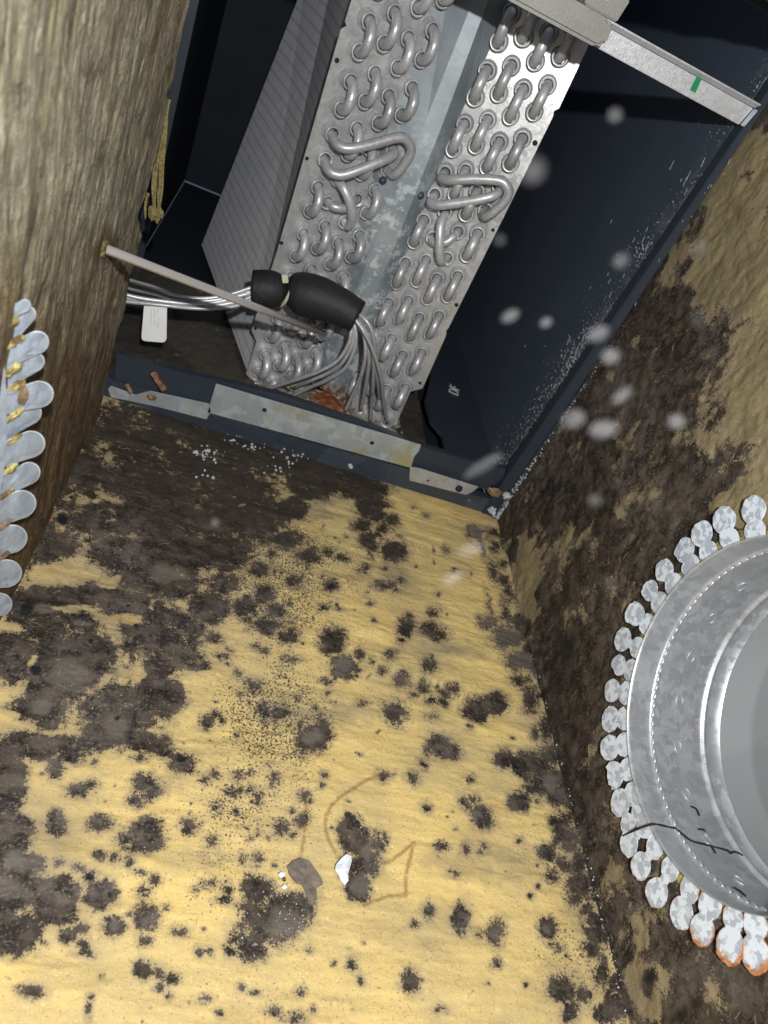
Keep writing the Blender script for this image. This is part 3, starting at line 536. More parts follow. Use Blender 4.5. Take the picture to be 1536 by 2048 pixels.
long_tube('jumper_tube', SL, [(660, 262, 0), (665, 274, .014), (676, 290, .025), (700, 297, .031), (745, 288, .032), (797, 275, .032), (815, 282, .032), (822, 303, .031), (808, 330, .028), (788, 350, .022), (775, 340, .010), (768, 331, 0)])
long_tube('jumper_tube', SL, [(645, 312, 0), (650, 326, .014), (660, 343, .024), (684, 350, .029), (725, 337, .030), (770, 319, .028), (789, 307, .021), (784, 297, .010), (779, 291, 0)])
long_tube('jumper_tube', SR, [(892, 343, 0), (887, 350, .012), (884, 357, .022), (902, 360, .029), (950, 358, .030), (998, 361, .030), (1014, 373, .030), (1016, 393, .029), (997, 416, .027), (973, 433, .023), (967, 424, .010), (972, 417, 0)])
long_tube('jumper_tube', SR, [(872, 386, 0), (866, 396, .012), (862, 406, .021), (880, 410, .027), (930, 404, .028), (980, 394, .027), (998, 384, .019), (999, 375, .008), (1000, 370, 0)])
long_tube('crossover_tube', SL, [(671, 352, 0), (678, 364, .014), (690, 381, .024), (702, 412, .027), (704, 438, .024), (697, 452, .015), (687, 440, .005), (684, 436, 0)])
long_tube('crossover_tube', SL, [(650, 397, 0), (658, 406, .009), (670, 414, .015), (690, 416, .016), (704, 404, .012), (708, 392, 0)])
long_tube('crossover_tube', SR, [(892, 420, 0), (888, 432, .012), (881, 452, .022), (879, 490, .025), (881, 517, .021), (886, 523, .012), (896, 512, 0)])
long_tube('crossover_tube', SR, [(868, 472, 0), (862, 479, .009), (872, 486, .014), (892, 484, .015), (908, 472, .011), (918, 460, 0)])
# elbow stubs along the bottom of the left slab, and open ferrules where the capillaries plug in
for S, q in ((SL, (512, 765)), (SL, (547, 762)), (SL, (600, 770)), (SR, (722, 822)), (SR, (740, 830)), (SR, (776, 838)), (SR, (760, 600)), (SR, (752, 668))):
    u, z = toUZ(S, unp(S, *q)); base = pl(S, u, z); o = link('end_stub', tube_mesh('end_stub', [S['n'] * t for t in (-.001, .006, .010)], TR * .95, 12), M['tube'], coil); o.location = tuple(base); add_collar(S, u, z, o, base)
# screw holes in the sheets
def hole(S, px, py, r, ring=False):
    c = unp(S, px, py, .0003)
    link('screw_hole', lathe_mesh('screw_hole', [(.00001, .0), (r, .0), (r, -.0006)], c, S['n'], 14), M['hole'], coil)
    if ring: link('screw_rim', lathe_mesh('screw_rim', [(r, 0), (r * 1.3, .0012), (r * 1.7, 0)], c, S['n'], 14), M['tube'], coil)
for S, x, y, r in ((SL, 674, 121, .0024), (SL, 614, 317, .0020), (SL, 563, 486, .0022), (SL, 511, 657, .0020), (SR, 1070, 286, .0028), (SR, 986, 460, .0020), (SR, 913, 610, .0025), (SR, 840, 766, .0020)): hole(S, x, y, r)
for x, y in ((766, 361), (841, 391)):
    P0 = uny(x, y, .1125); link('plate_screw', lathe_mesh('plate_screw', [(.00001, .003), (.0022, .0028), (.0032, .0015), (.0044, 0)], P0, (0, -1, .1), 12), M['rust' if 0 else 'frame'], coil)
P0 = unp(SR, 714, 712, .002); link('plate_screw', lathe_mesh('plate_screw', [(.00001, .003), (.0022, .0028), (.003, .0015), (.0045, 0)], P0, SR['n'], 12), M['frame'], coil)
# blue pen dash on one bend of the right slab (felt mark)
q = [unp(SR, *p, .0265) for p in ((1003, 165), (1010, 152), (1014, 160), (1006, 176))]
# ------------------------------------------------------------------ capillary tubes from the distributor
cap = thing('capillary_tubes', 'bundle of thin grey capillary tubes running through the black foam sleeve to the coil', 'tubes')
def yp(L): return [uny(*p) for p in L]
CT = [[(700,640,.035),(702,665,.030),(697,688,.030),(676,720,.035),(640,742,.04),(603,756,.05),(560,770,.07),(526,781,.09)],
 [(706,640,.040),(712,670,.035),(708,700,.036),(690,736,.040),(655,760,.05),(620,775,.065),(583,793,.08)],
 [(712,640,.045),(727,667,.040),(731,705,.042),(724,745,.055),(710,780,.07),(690,822,.085)],
 [(714,645,.05),(733,677,.046),(738,715,.048),(736,745,.055),(729,785,.07),(722,820,.085)],
 [(716,640,.044),(739,677,.038),(746,715,.040),(747,750,.05),(744,800,.07),(741,843,.082)],
 [(708,635,.033),(727,662,.026),(743,693,.026),(757,735,.032),(764,770,.045),(768,810,.065),(775,845,.085)],
 [(718,628,.04),(733,642,.034),(744,662,.032),(750,695,.036),(752,730,.045),(757,770,.06),(760,800,.085)],
 [(704,640,.040),(706,668,.036),(702,694,.036),(684,726,.04),(660,744,.05),(620,762,.06),(590,775,.09)]]
for L in CT: link('capillary', tube_mesh('capillary', smoothpath(yp(L), 6), .0023, 8), M['tube'], cap)
CL = [[(236,550,.025),(261,561,.025),(306,574,.028),(355,592,.035),(404,597,.040),(455,590,.046),(506,574,.052)],
 [(236,566,.030),(259,576,.030),(306,587,.032),(345,598,.036),(404,602,.040),(455,596,.046),(506,582,.052)],
 [(232,580,.022),(254,590,.022),(306,600,.025),(388,608,.033),(440,603,.042),(485,590,.048),(506,586,.052)],
 [(232,598,.020),(254,603,.020),(323,610,.022),(380,616,.030),(430,617,.036),(470,612,.044),(506,598,.052)],
 [(232,588,.030),(254,596,.030),(300,603,.032),(370,612,.034),(430,611,.040),(480,602,.046),(506,592,.052)]]
for L in CL: link('capillary', tube_mesh('capillary', smoothpath(yp(L), 6), .0023, 8), M['tube'], cap)
sl = thing('foam_sleeve', 'black foam rubber sleeve wrapped round the thin tubes in front of the coil', 'pipe insulation')
sp = smoothpath(yp([(500,578,.055),(540,579,.055),(566,582,.055)]), 6); r0 = [.0205, .0208, .021, .021, .021, .021, .0208, .0206, .0204, .020, .0192, .018, .0165]
def foam(name, pts, rads):
    p = smoothpath(pts, 6); rr = np.interp(np.linspace(0, 1, len(p)), np.linspace(0, 1, len(rads)), rads)
    return link(name, tube_mesh(name, p, list(rr), 28), M['foam'], sl)
foam('short_section', yp([(506,577,.052),(540,579,.052),(569,583,.052)]), [.0195, .0205, .0208, .0205, .0185, .0150])
foam('long_section', yp([(577,584,.052),(600,587,.050),(640,598,.046),(680,614,.040),(716,634,.034)]), [.0150, .0210, .0235, .0245, .0240, .0225, .0210, .0195, .0182])
# tie straps: tie ring + head
zt = tag(link('zip_tie', (lambda c, d: tube_mesh('zip_tie', [c + np.array([math.sin(.35) * -math.cos(t) * 0 + d[0] * math.sin(t) * .2, 0, 0]) + .0185 * (math.cos(t) * np.array([.10, 0, .995]) + math.sin(t) * np.array([.12, -.95, .25])) for t in np.linspace(0, 6.283, 33)], .0020, 6, False))(uny(573, 583, .052), (0, 0)), M['nylon']), 'pale green nylon zip tie cinched round the black foam sleeve', 'cable tie')
hd = prism('tie_head', [uny(*p, .031) for p in ((563, 550), (575, 550), (577, 566), (565, 567))], (0, .006, 0), M['nylon'], zt, .0006)
# ------------------------------------------------------------------ label tag (its QR code is left out)
tg = thing('paper_tag', 'white paper tag hanging from the grey tubes beside the left wall', 'tag')
q = [uny(*p, .022) for p in ((288, 612), (334, 614), (333, 678), (330, 683), (325, 685), (289, 682), (284, 679), (283, 673))]
prism('tag_sheet', q, (0, .0006, 0), M['paper'], tg)
for i, (x, l) in enumerate(((302, 40), (309, 34), (316, 36))):
    for k in range(int(l / 3)):
        if random.random() < .2: continue
        y0 = 618 + k * 3; prism('print_line', [uny(*p, .0216) for p in ((x - k * .05, y0), (x + 1.3 - k * .05, y0), (x + 1.3 - k * .05, y0 + 2), (x - k * .05, y0 + 2))], (0, -.0001, 0), M['print'], tg)
# ------------------------------------------------------------------ steel rod
rod = thing('steel_rod', 'shiny bare metal rod poking out of the left wall across the coil', 'rod')
Pa = unx(209, 497, -.5000); Pb = uny(650, 668, .0); d_ = (Pb - Pa) / np.linalg.norm(Pb - Pa)
link('shaft', tube_mesh('shaft', [Pa - d_ * .03, Pa, Pa + (Pb - Pa) * .5, Pb - d_ * .002], .0037, 24), M['steel_rod'], rod)
link('cut_tip', lathe_mesh('cut_tip', [(.0037, -.002), (.0035, 0), (.0026, .0002), (.0022, -.0012), (.00001, -.0012)], Pb, d_, 20), M['galv'], rod)
def blob_mesh(name, c, r, seed=0, jag=.5, sub=3):
    bm = bmesh.new(); bmesh.ops.create_icosphere(bm, subdivisions=sub, radius=1); rng = np.random.default_rng(seed)
    V = np.array([v.co[:] for v in bm.verts]); n = fbm(V[:, 0] * 2.5 + seed, V[:, 1] * 2.5 + V[:, 2] * 1.7, seed, 3); k = 1 + (n - .5) * 2 * jag + rng.normal(0, .05, len(V))
    r = np.array(r if hasattr(r, '__len__') else (r, r, r))
    for v, kk in zip(bm.verts, k): v.co = Vector(tuple(np.array(v.co[:]) * kk * r + np.array(c)))
    me = bpy.data.meshes.new(name); bm.to_mesh(me); bm.free(); return me
tag(link('wool_plug', blob_mesh('wool_plug', unx(205, 496, -.501), (.003, .008, .007), 3), M['wool']), 'pinch of yellow glass wool where the metal rod leaves the left wall', 'insulation')
# ------------------------------------------------------------------ loose pieces on the front lip
pt = thing('splice_plate', 'long stained galvanised plate lying along the black lip under the coil', 'metal plate')
q = [uny(*p, -.006) for p in ((432, 768), (842, 890), (838, 902), (828, 914), (822, 936), (415, 825))]
prism('plate', q, (0, .0015, 0), M['strip'], pt, .0002)
for x, y in ((529, 820), (744, 886)): link('hole', lathe_mesh('hole', [(.00001, .0), (.0026, .0), (.0026, -.0004)], uny(x, y, -.0064), (0, -1, 0), 14), M['hole'], pt)
# lower face of the frame, half bare zinc
prism('zinc_strip', [uny(*p, -.0045) for p in ((415, 829), (822, 940), (821, 962), (700, 925), (600, 893), (413, 842))], (0, .0012, 0), M['frame'], cab, .0002)
st_ = thing('bare_zinc_strip', 'torn grey zinc strip at the left end of the black lip', 'metal strip')
prism('strip', [uny(*p, -.006) for p in ((216, 778), (222, 772), (270, 790), (300, 782), (418, 808), (422, 822), (413, 839), (320, 815), (250, 800), (222, 795))], (0, .0012, 0), M['strip'], st_, .0002)
cl = thing('screwed_clip', 'small galvanised clip with a black screw at the right end of the lip', 'clip')
prism('clip_plate', [uny(*p, -.008) for p in ((820, 934), (840, 937), (957, 974), (945, 984), (932, 990), (819, 961))], (0, .0012, 0), M['galv'], cl, .0002)
link('screw', lathe_mesh('screw', [(.00001, .004), (.003, .0038), (.0042, .002), (.0048, .0)], uny(918, 977, -.0082), (0, -1, 0), 16), M['hole'], cl)
link('hole', lathe_mesh('hole', [(.00001, .0003), (.0012, .0003), (.0016, .0)], uny(856, 961, -.0081), (0, -1, 0), 12), M['hole'], cl)
def aligned_blob(name, x, y, long, thin, seed, lift):
    c = un(x, y, PN, PO + PN * lift); X = Vector(tuple(un(x + 10, y - 6.5, PN, PO + PN * lift) - c)).normalized(); Z = Vector(tuple(PN)).normalized(); Y = Z.cross(X); me = blob_mesh(name, (0, 0, 0), (long, thin, thin * .5), seed, .85); mt = Matrix((X, Y, Z)).transposed().to_4x4(); mt.translation = Vector(tuple(c)); me.transform(mt); return me
def rod_thing(name, a, b, r, mat, label, cat):
    a, b = np.array(a), np.array(b); p = [a + (b - a) * t for t in np.linspace(0, 1, 9)]; rr = [r * (.8 + .4 * random.random()) for _ in p]
    return tag(link(name, tube_mesh(name, p, rr, 10), M[mat]), label, cat)
rod_thing('rusty_bolt', uny(305, 744, -.014), uny(328, 780, -.016), .0036, 'rust', 'rusty bolt leaning on the front lip below the paper tag', 'bolt')
rod_thing('rusty_fragment', uny(252, 768, -.010), uny(263, 786, -.012), .0026, 'brown', 'brown splinter stuck behind the zinc strip next to the left wall', 'debris')
tag(link('rust_flake', blob_mesh('rust_flake', uny(303, 794, -.012), (.005, .002, .0035), 5), M['rust']), 'dark red rust flake sitting on the bare zinc strip', 'debris')
tag(link('torn_liner_scrap', blob_mesh('torn_liner_scrap', uny(990, 985, -.008), (.009, .003, .006), 8, .7), M['brown']), 'torn orange brown scrap wedged in the lower right corner of the frame', 'debris')
for i, (x, y, r, lb) in enumerate(((985, 1022, .005, 'white crumbly lump under the lower right corner of the frame'), (1012, 992, .0045, 'white crumbly lump on the side flange just above the corner'), (1002, 1056, .0024, 'tiny cream crumb on the floor below the frame corner'), (700, 932, .0028, 'small round grey blob stuck beneath the long plate'))):
    tag(link('corrosion_lump', blob_mesh('corrosion_lump', uny(x, y, -.012), r, 20 + i, .8), M['crumb']), lb, 'corrosion')
# fringe of corrosion crumbs along the side flange
def crumbs(name, pts, mat, kind='stuff', label=None):
    vs = []; fs = []
    for p, r in pts:
        b = len(vs); q = [np.array(v) for v in ((1, 0, 0), (-1, 0, 0), (0, 1, 0), (0, -1, 0), (0, 0, 1), (0, 0, -1))]
        rot = np.linalg.qr(np.random.default_rng(b).normal(size=(3, 3)))[0]
        vs += [tuple(p + rot @ v * r * random.uniform(.5, 1.2)) for v in q]
        fs += [(b, b+2, b+4), (b+2, b+1, b+4), (b+1, b+3, b+4), (b+3, b, b+4), (b+2, b, b+5), (b+1, b+2, b+5), (b+3, b+1, b+5), (b, b+3, b+5)]
    o = link(name, mesh(name, vs, fs), mat); tag(o, label, None, None, kind); return o
pts = []
for i in range(260):
    t = random.random()**1.6; pts.append((np.array([random.gauss(-.0005, .0018), -.0115 + random.gauss(0, .001), .0 + t * .30]), random.uniform(.0005, .0018) * (1.3 - t)))
tag(crumbs('corrosion_crumbs', pts, M['crumb'], label='pale corrosion crumbs along the right side flange of the cabinet'), cat='corrosion')
pts = []
for cx, cy, n, s in ((420, 905, 26, 13), (505, 895, 12, 10), (395, 905, 6, 5), (555, 940, 8, 12), (470, 880, 10, 12), (575, 915, 12, 18), (410, 950, 5, 12), (640, 850, 8, 20), (600, 900, 16, 30), (690, 780, 0, 1)):
    for i in range(n): pts.append((unz(random.gauss(cx, s), random.gauss(cy, s * .6), .0015), random.uniform(.0008, .0028)))
for i in range(240): pts.append((unz(random.uniform(30, 1100), random.uniform(900, 2040), .0006), random.uniform(.00025, .0007)))
for i in range(90): pts.append((unz(random.gauss(570, 45), random.gauss(1830, 45), .0008), random.uniform(.0003, .0009)))
for i in range(120):
    y_ = random.uniform(1060, 2040); pts.append((unz(1000 + .255 * (y_ - 1040) + random.gauss(0, 5), y_, .001), random.uniform(.0003, .0011)))
tag(crumbs('white_crumbs', pts, M['crumb'], label='scattered pale crumbs on the mouldy floor below the cabinet'), cat='debris')
# ------------------------------------------------------------------ chips and peeled skin on the floor
def chip(name, P, mat, label, h=.0012, lift=.0012, cat='paint chip'):
    c = np.mean(P, 0); pts = [unz(*p, lift) for p in P]; ct = unz(*c, lift + h)
    vs = [tuple(p + np.array([0, 0, random.uniform(0, h)])) for p in pts] + [tuple(ct)]; n = len(pts)
    mid = [tuple((np.array(v) + ct) / 2 + np.array([0, 0, random.uniform(-.2, .6) * h])) for v in vs[:n]]
    vs = vs[:n] + mid + [tuple(ct)]; fs = [(i, (i + 1) % n, n + (i + 1) % n, n + i) for i in range(n)] + [(n + i, n + (i + 1) % n, 2 * n) for i in range(n)]
    o = link(name, mesh(name, vs, fs), M[mat]); md = o.modifiers.new('t', 'SOLIDIFY'); md.thickness = .0005
    return tag(o, label, cat)
chip('paint_chip', [(671, 1732), (680, 1720), (690, 1711), (701, 1713), (703, 1722), (697, 1738), (692, 1752), (694, 1764), (688, 1772), (681, 1762), (676, 1748), (668, 1742)], 'chip', 'large white chip lying at the edge of the kidney shaped mould patch', .003)
chip('paint_chip', [(556, 1750), (563, 1743), (570, 1746), (567, 1754), (560, 1757)], 'chip', 'small white chip on the left edge of the peeled grey patch', .001)
chip('paint_chip', [(562, 1776), (568, 1770), (573, 1776), (568, 1781)], 'chip', 'smallest white chip, on the dark brown mould just below the other two', .001)
chip('paint_chip', [(565, 1757), (570, 1756), (571, 1762), (566, 1763)], 'rust', 'tiny orange chip between the two small white chips', .001)
chip('peeled_skin', [(573, 1735), (585, 1722), (600, 1718), (618, 1722), (628, 1738), (640, 1755), (645, 1770), (632, 1778), (634, 1800), (622, 1812), (612, 1790), (604, 1772), (590, 1768), (578, 1752)], 'peel', 'curled grey brown flake peeling off the big mould patch', .0012, .0006, 'flake')
chip('peeled_skin', [(932, 1052), (948, 1050), (962, 1062), (963, 1074), (955, 1080), (940, 1072)], 'peel', 'small grey flake on the floor just below the frame corner', .0015, .001, 'flake')
# wool scraps hanging beside the end of the left wall
tf = thing('loose_wool_strips', 'hanging strips of yellow glass wool at the ragged end of the left wall', 'insulation')
rng_ = random.Random(4)
for L, n_, r in (([(334, 200, .004), (329, 260, .006), (325, 320, .008), (322, 380, .010), (318, 425, .012)], 7, .0015), ([(326, 240, .006), (316, 300, .006), (309, 350, .006), (311, 400, .008), (314, 430, .010)], 5, .0013), ([(297, 385, .002), (293, 400, .002), (289, 428, .002)], 3, .0014)):
    for q_i in range(n_):
        a0, a1 = rng_.uniform(-5, 4), rng_.uniform(-5, 4); k0 = rng_.uniform(0, 6); p = smoothpath([uny(x + a0 * (1 - t) + a1 * t + 1.5 * math.sin(k0 + 5 * t), y + rng_.uniform(-2, 2) + 10 * t * rng_.random(), d + rng_.uniform(-.002, .002)) for (x, y, d), t in zip(L, np.linspace(0, 1, len(L)))], 8)
        rr = [r * (.75 + .35 * math.sin(k0 + i_ * .35)) * (1 - .5 * (i_ / len(p))**4) for i_ in range(len(p))]; link('wool_strip', tube_mesh('wool_strip', p, rr, 7), M['wool_dim'], tf)
link('wool_strip', blob_mesh('wool_strip', uny(311, 428, .010), (.006, .004, .007), 11, .7), M['wool_dim'], tf)
# ------------------------------------------------------------------ bar across the top of the opening
bar = thing('galvanised_bar', 'galvanised bar across the top of the opening with a green paint mark', 'bar')
xr = -.014; zl = lambda x: .4975 + (x + .166) * .0 
prism('web', [(-.545, -.004, .4965), (-.0135, -.004, .4965), (-.010, -.004, .5125), (-.545, -.004, .5125)], (0, .003, 0), M['bar'], bar, .0006)
prism('top_flange', [(-.545, -.0045, .5127), (-.0095, -.0045, .5127), (-.0085, -.010, .5165), (-.545, -.010, .5165)], (0, 0, .0012), M['bar'], bar, .0004)
prism('end_return', [(-.0130, -.0045, .4968), (-.0100, -.0045, .4968), (-.0070, -.0045, .5125), (-.0100, -.0045, .5125)], (0, -.004, 0), M['tab'], bar, .0004)
prism('paint_mark', [uny(*p, -.0046) for p in ((1394, 152), (1404, 156), (1391, 186), (1380, 180))], (0, .0003, 0), M['green'], bar)
sv = thing('bar_bracket', 'weathered blurry zinc bracket clasping the left half of the bar', 'bracket')
prism('clasp', [(-.545, -.018, .4960), (-.176, -.018, .4960), (-.169, -.018, .501), (-.170, -.018, .5150), (-.176, -.018, .5175), (-.545, -.018, .5175)], (0, .012, 0), M['bar_old'], sv, .003)
prism('upper_tab', [(-.200, -.012, .518), (-.168, -.012, .518), (-.166, -.012, .535), (-.215, -.012, .56)], (0, .004, 0), M['bar_old'], sv, .001)
link('rivet', lathe_mesh('rivet', [(.00001, .003), (.0025, .0028), (.004, .0)], (-.186, -.0125, .531), (0, -1, 0), 12), M['chip'], sv)
# lagging over the opening at the upper right
me, P = grid_mesh('lagging_lip', np.linspace(-.20, .0, 60), np.linspace(0, 1, 30), lambda x, v: np.stack([x, -.16 + .15 * v + (fbm(x * 40, v * 6, 3, 3) - .5) * .01, .600 - .028 * np.sin(v * 3.1) * (1 - np.clip((-x) / .2, 0, 1)) + (fbm(x * 60, v * 9, 6, 3) - .5) * .008], 1))
put_attr(me, 'mold', P[:, 0] * 0 + .35, P[:, 0] * 0, P[:, 0] * 0); put_attr(me, 'tint', P[:, 0] * 0, P[:, 0] * 0 + .5, P[:, 0] * 0)
o = link('lagging_lip', me, M['right_wall']); md = o.modifiers.new('t', 'SOLIDIFY'); md.thickness = .012; tag(o, 'brown insulation lip above the opening in the top right corner', 'insulation')

# ------------------------------------------------------------------ round duct collars
def tab_outline(c0, r0, c1, r1, n=44):
    """outline of two overlapping round lobes in 2D"""
    c0 = np.array(c0); c1 = np.array(c1); d = c1 - c0; L = np.linalg.norm(d); t = (r0**2 - r1**2 + L * L) / (2 * L); t = min(max(t, .2 * L), .8 * L); m_ = c0 + d / L * t; out = []
    for k in range(n):
        a_ = 2 * math.pi * k / n; v = np.array([math.cos(a_), math.sin(a_)]); best = 0
        for c, r in ((c0, r0), (c1, r1)):
            w_ = m_ - c; b = w_ @ v; q = b * b - (w_ @ w_ - r * r)
            if q > 0: best = max(best, -b + math.sqrt(q))
        out.append(m_ + v * max(best, .004))
    return m_, out
def make_tab(parent, cen, c0, r0, c1, r1, x, sgn, mat, rust=0., bite=0., seed=0, tilt=.0):
    """flat tab standing sgn*x off the wall; c0 root lobe, c1 outer lobe, (y,z) pairs"""
    rng = np.random.default_rng(seed); m_, out = tab_outline(c0, r0, c1, r1); n = len(out); O = []
    for k, p in enumerate(out):
        j = 1 + (vnoise(np.array([k * .9 + seed * 13.]), np.array([0.]), seed)[0] - .5) * .09
        if bite and abs((k - bite + n / 2) % n - n / 2) < 3.2: j *= .80 + .05 * rng.random()
        O.append(m_ + (p - m_) * j)
    ax = (np.array(c1) - np.array(c0)); ax /= np.linalg.norm(ax)
    def X(p): return x + sgn * (tilt * ((p - np.array(c0)) @ ax))
    def clampr(q):
        d = q - cen; l = np.linalg.norm(d); return cen + d * max(1., (HR + .0003) / l)
    t = .0007; vs = []; ru = []
    for s_, rr in ((1., 1.), (.80, .55), (.5, .2)):
        for p in O: q = clampr(m_ + (p - m_) * s_); vs.append((X(q), q[0], q[1])); ru.append(rr)
    vs.append((X(m_), *m_)); ru.append(0)
    for p in O: p = clampr(p); vs.append((X(p) - sgn * t, p[0], p[1])); ru.append(1)
    fs = []
    for k in range(n):
        k2 = (k + 1) % n; fs += [(k, k2, n + k2, n + k), (n + k, n + k2, 2 * n + k2, 2 * n + k), (2 * n + k, 2 * n + k2, 3 * n), (k, 3 * n + 1 + k, 3 * n + 1 + k2, k2)]
    fs.append(tuple(3 * n + 1 + k for k in range(n)))
    me = mesh('tab', vs, fs)
    bm = bmesh.new(); bm.from_mesh(me); bmesh.ops.recalc_face_normals(bm, faces=bm.faces); bm.to_mesh(me); bm.free()
    at = me.color_attributes.new('rust', 'FLOAT_COLOR', 'POINT')
    tipd = [((np.array(v[1:]) - m_) @ ax) / (np.linalg.norm(np.array(c1) - np.array(c0)) / 2 + r1) for v in vs]
    for i, r in enumerate(ru):
        v = rust * (r * .62 + .30 * max(0, tipd[i])) if rust > .5 else rust * r * 1.1
        at.data[i].color = (v, v, v, 1)
    return link('tab', me, mat, parent)
rc = thing('round_duct_collar', 'galvanised round duct collar with folded tabs on the mouldy right wall', 'duct collar')
outer = [(1510,1045),(1457,1072),(1414,1094),(1376,1119),(1335,1150),(1302,1185),(1275,1232),(1248,1280),(1238,1332),(1228,1382),(1224,1438),(1226,1495),(1236,1548),(1247,1602),(1264,1640),(1262,1684),(1288,1728),(1322,1782),(1367,1820),(1412,1854),(1465,1886),(1513,1902)]
C0 = np.array(HC); rsz = random.Random(5)
for i, p in enumerate(outer):
    c1 = unx(*p, -.002)[1:]; d = c1 - C0; rr = np.linalg.norm(d); d /= rr
    c0 = C0 + d * (HR + .0055); c1 = C0 + d * (max(rr, .1440) + .002)
    rust = [.30, .25, .2, .2, .25, .2, .2, .3, .35, .3, .4, .4, .45, .55, .3, .45, .5, .45, .5, .95, 1.0, .95][i]
    make_tab(rc, C0, c0, .0095 + rsz.uniform(-.0005, .0004), c1, .0107 + rsz.uniform(-.0008, .0006) if i not in (14,) else .0085, -.0022 - .0004 * (i % 2), -1, M['rust_tab'], rust, bite=[0, 31, 0, 36, 33, 35, 33, 0, 34, 0, 12, 0, 34, 0, 12, 0, 12, 13, 12, 0, 10, 0][i], seed=i, tilt=rsz.uniform(-.03, .16))
# barrel running out through the wall, built up of rings
def ring_mesh(name, prof, seg=160, a0=0, a1=2 * math.pi, wob=0):
    vs = []; fs = []
    for x, r in prof:
        for k in range(seg): a_ = a0 + (a1 - a0) * k / seg; vs.append((x, HC[0] + r * math.cos(a_), HC[1] + r * math.sin(a_)))
    for i in range(len(prof) - 1):
        for k in range(seg): k2 = (k + 1) % seg; fs.append((i * seg + k, (i + 1) * seg + k, (i + 1) * seg + k2, i * seg + k2))
    return mesh(name, vs, fs, True)
def rib(x, w, h, n=7): return [(x + w * (-1 + 2 * k / n), HR - h * math.sin(math.pi * k / n)) for k in range(n + 1)]
link('barrel', ring_mesh('barrel', [(-.0034, HR + .0007), (-.0034, HR + .0001), (0, HR), (.0190, HR)] + rib(.0215, .0018, .0016) + [(.0245, HR), (.0700, HR - .0002)] + rib(.0760, .0030, .0026) + [(.0800, HR), (.0950, HR - .0005), (.0952, HR - .0012)]), M['galv'], rc)
link('duct_liner', ring_mesh('duct_liner', [(.0940, HR - .0014), (.125, HR - .0018), (.128, HR - .0024), (.131, HR - .0018), (.34, HR - .002)]), M['duct'], rc)
link('duct_end', lathe_mesh('duct_end', [(.00001, 0), (HR, 0)], (.34, HC[0], HC[1]), (-1, 0, 0), 60), M['duct'], rc)
# stitched bead: one small lug per stitch; oval buttons pressed in the barrel
N_ = 104; lug = None
for k in range(N_):
    a_ = 2 * math.pi * k / N_
    if not (math.radians(175) < a_ or a_ < math.radians(60)): continue
    pts = []
    for t in (-.47, -.40, -.1, .1, .40, .47):
        b = a_ + t * 2 * math.pi / N_; r = HR - .0010 - .0010 * math.cos(t * 3.4); pts.append(np.array([.0215 + .0010 * t, HC[0] + r * math.cos(b), HC[1] + r * math.sin(b)]))
    link('stitch', tube_mesh('stitch', pts, [.0007, .0011, .0012, .0012, .0012, .0008], 6), M['galv'], rc)
for k in range(20):
    a_ = 2 * math.pi * (k + .35) / 20; c = np.array([.0485, HC[0] + (HR - .0004) * math.cos(a_), HC[1] + (HR - .0004) * math.sin(a_)]); T = np.array([0, -math.sin(a_), math.cos(a_)]); n_ = np.array([0, -math.cos(a_), -math.sin(a_)])
    pth = [c + np.array([1, 0, 0]) * .0034 * math.cos(t) + T * .0052 * math.sin(t) + n_ * .0002 for t in np.linspace(0, 2 * math.pi, 21)]
    link('button', tube_mesh('button', pth, .00045, 6, False), M['galv'], rc)
# hole rim behind the tabs, packed with wool
link('wool_packing', ring_mesh('wool_packing', [(.0015, HR + .0012), (-.0004, HR + .004), (.0002, HR + .010), (.002, HR + .013)], 220), M['wool'], rc)
# black strand lying over the tabs and into the duct
def barrelpt(px, py, lift=.0008):
    v = ray(px, py); a = v[1]**2 + v[2]**2; w1 = CP[1] - HC[0]; w2 = CP[2] - HC[1]; b = v[1] * w1 + v[2] * w2; c = w1 * w1 + w2 * w2 - (HR - .003)**2
    t = (-b + math.sqrt(b * b - a * c)) / a; return CP + v * t - np.array([0, 0, 0])
def strand(L, r): return smoothpath([unx(x, y, -.0055) if k else barrelpt(x, y) for x, y, k in L], 3)
rt = tag(link('black_strand', tube_mesh('black_strand', strand([(1246, 1672, 1), (1270, 1660, 1), (1303, 1649, 1), (1320, 1650, 0), (1346, 1656, 0), (1352, 1657, 0), (1382, 1681, 0), (1415, 1690, 0), (1455, 1701, 0), (1460, 1706, 0), (1472, 1704, 0), (1486, 1711, 0)], 0), [.0005] * 1 + [.0005 + .0004 * abs(math.sin(i * .9)) for i in range(33)], 6), M['hole']), 'thin black crooked strand across the tabs and barrel of the round duct collar', 'strand')
for L, lb in (([(1412, 1690, 0), (1423, 1693, 0), (1431, 1706, 0)], 'short black curl just below the long crooked strand'), ([(1383, 1613, 0), (1393, 1618, 0), (1399, 1631, 0)], 'short curved black fibre above the long crooked strand'), ([(1398, 1659, 0), (1406, 1659, 0), (1411, 1663, 0)], 'tiny black fibre just above the long crooked strand'), ([(1468, 1775, 0), (1480, 1782, 0), (1491, 1792, 0)], 'short black fibre near the bottom of the duct barrel')):
    tag(link('black_fibre', tube_mesh('black_fibre', strand(L, 0), .0007, 6), M['hole']), lb, 'fibre')
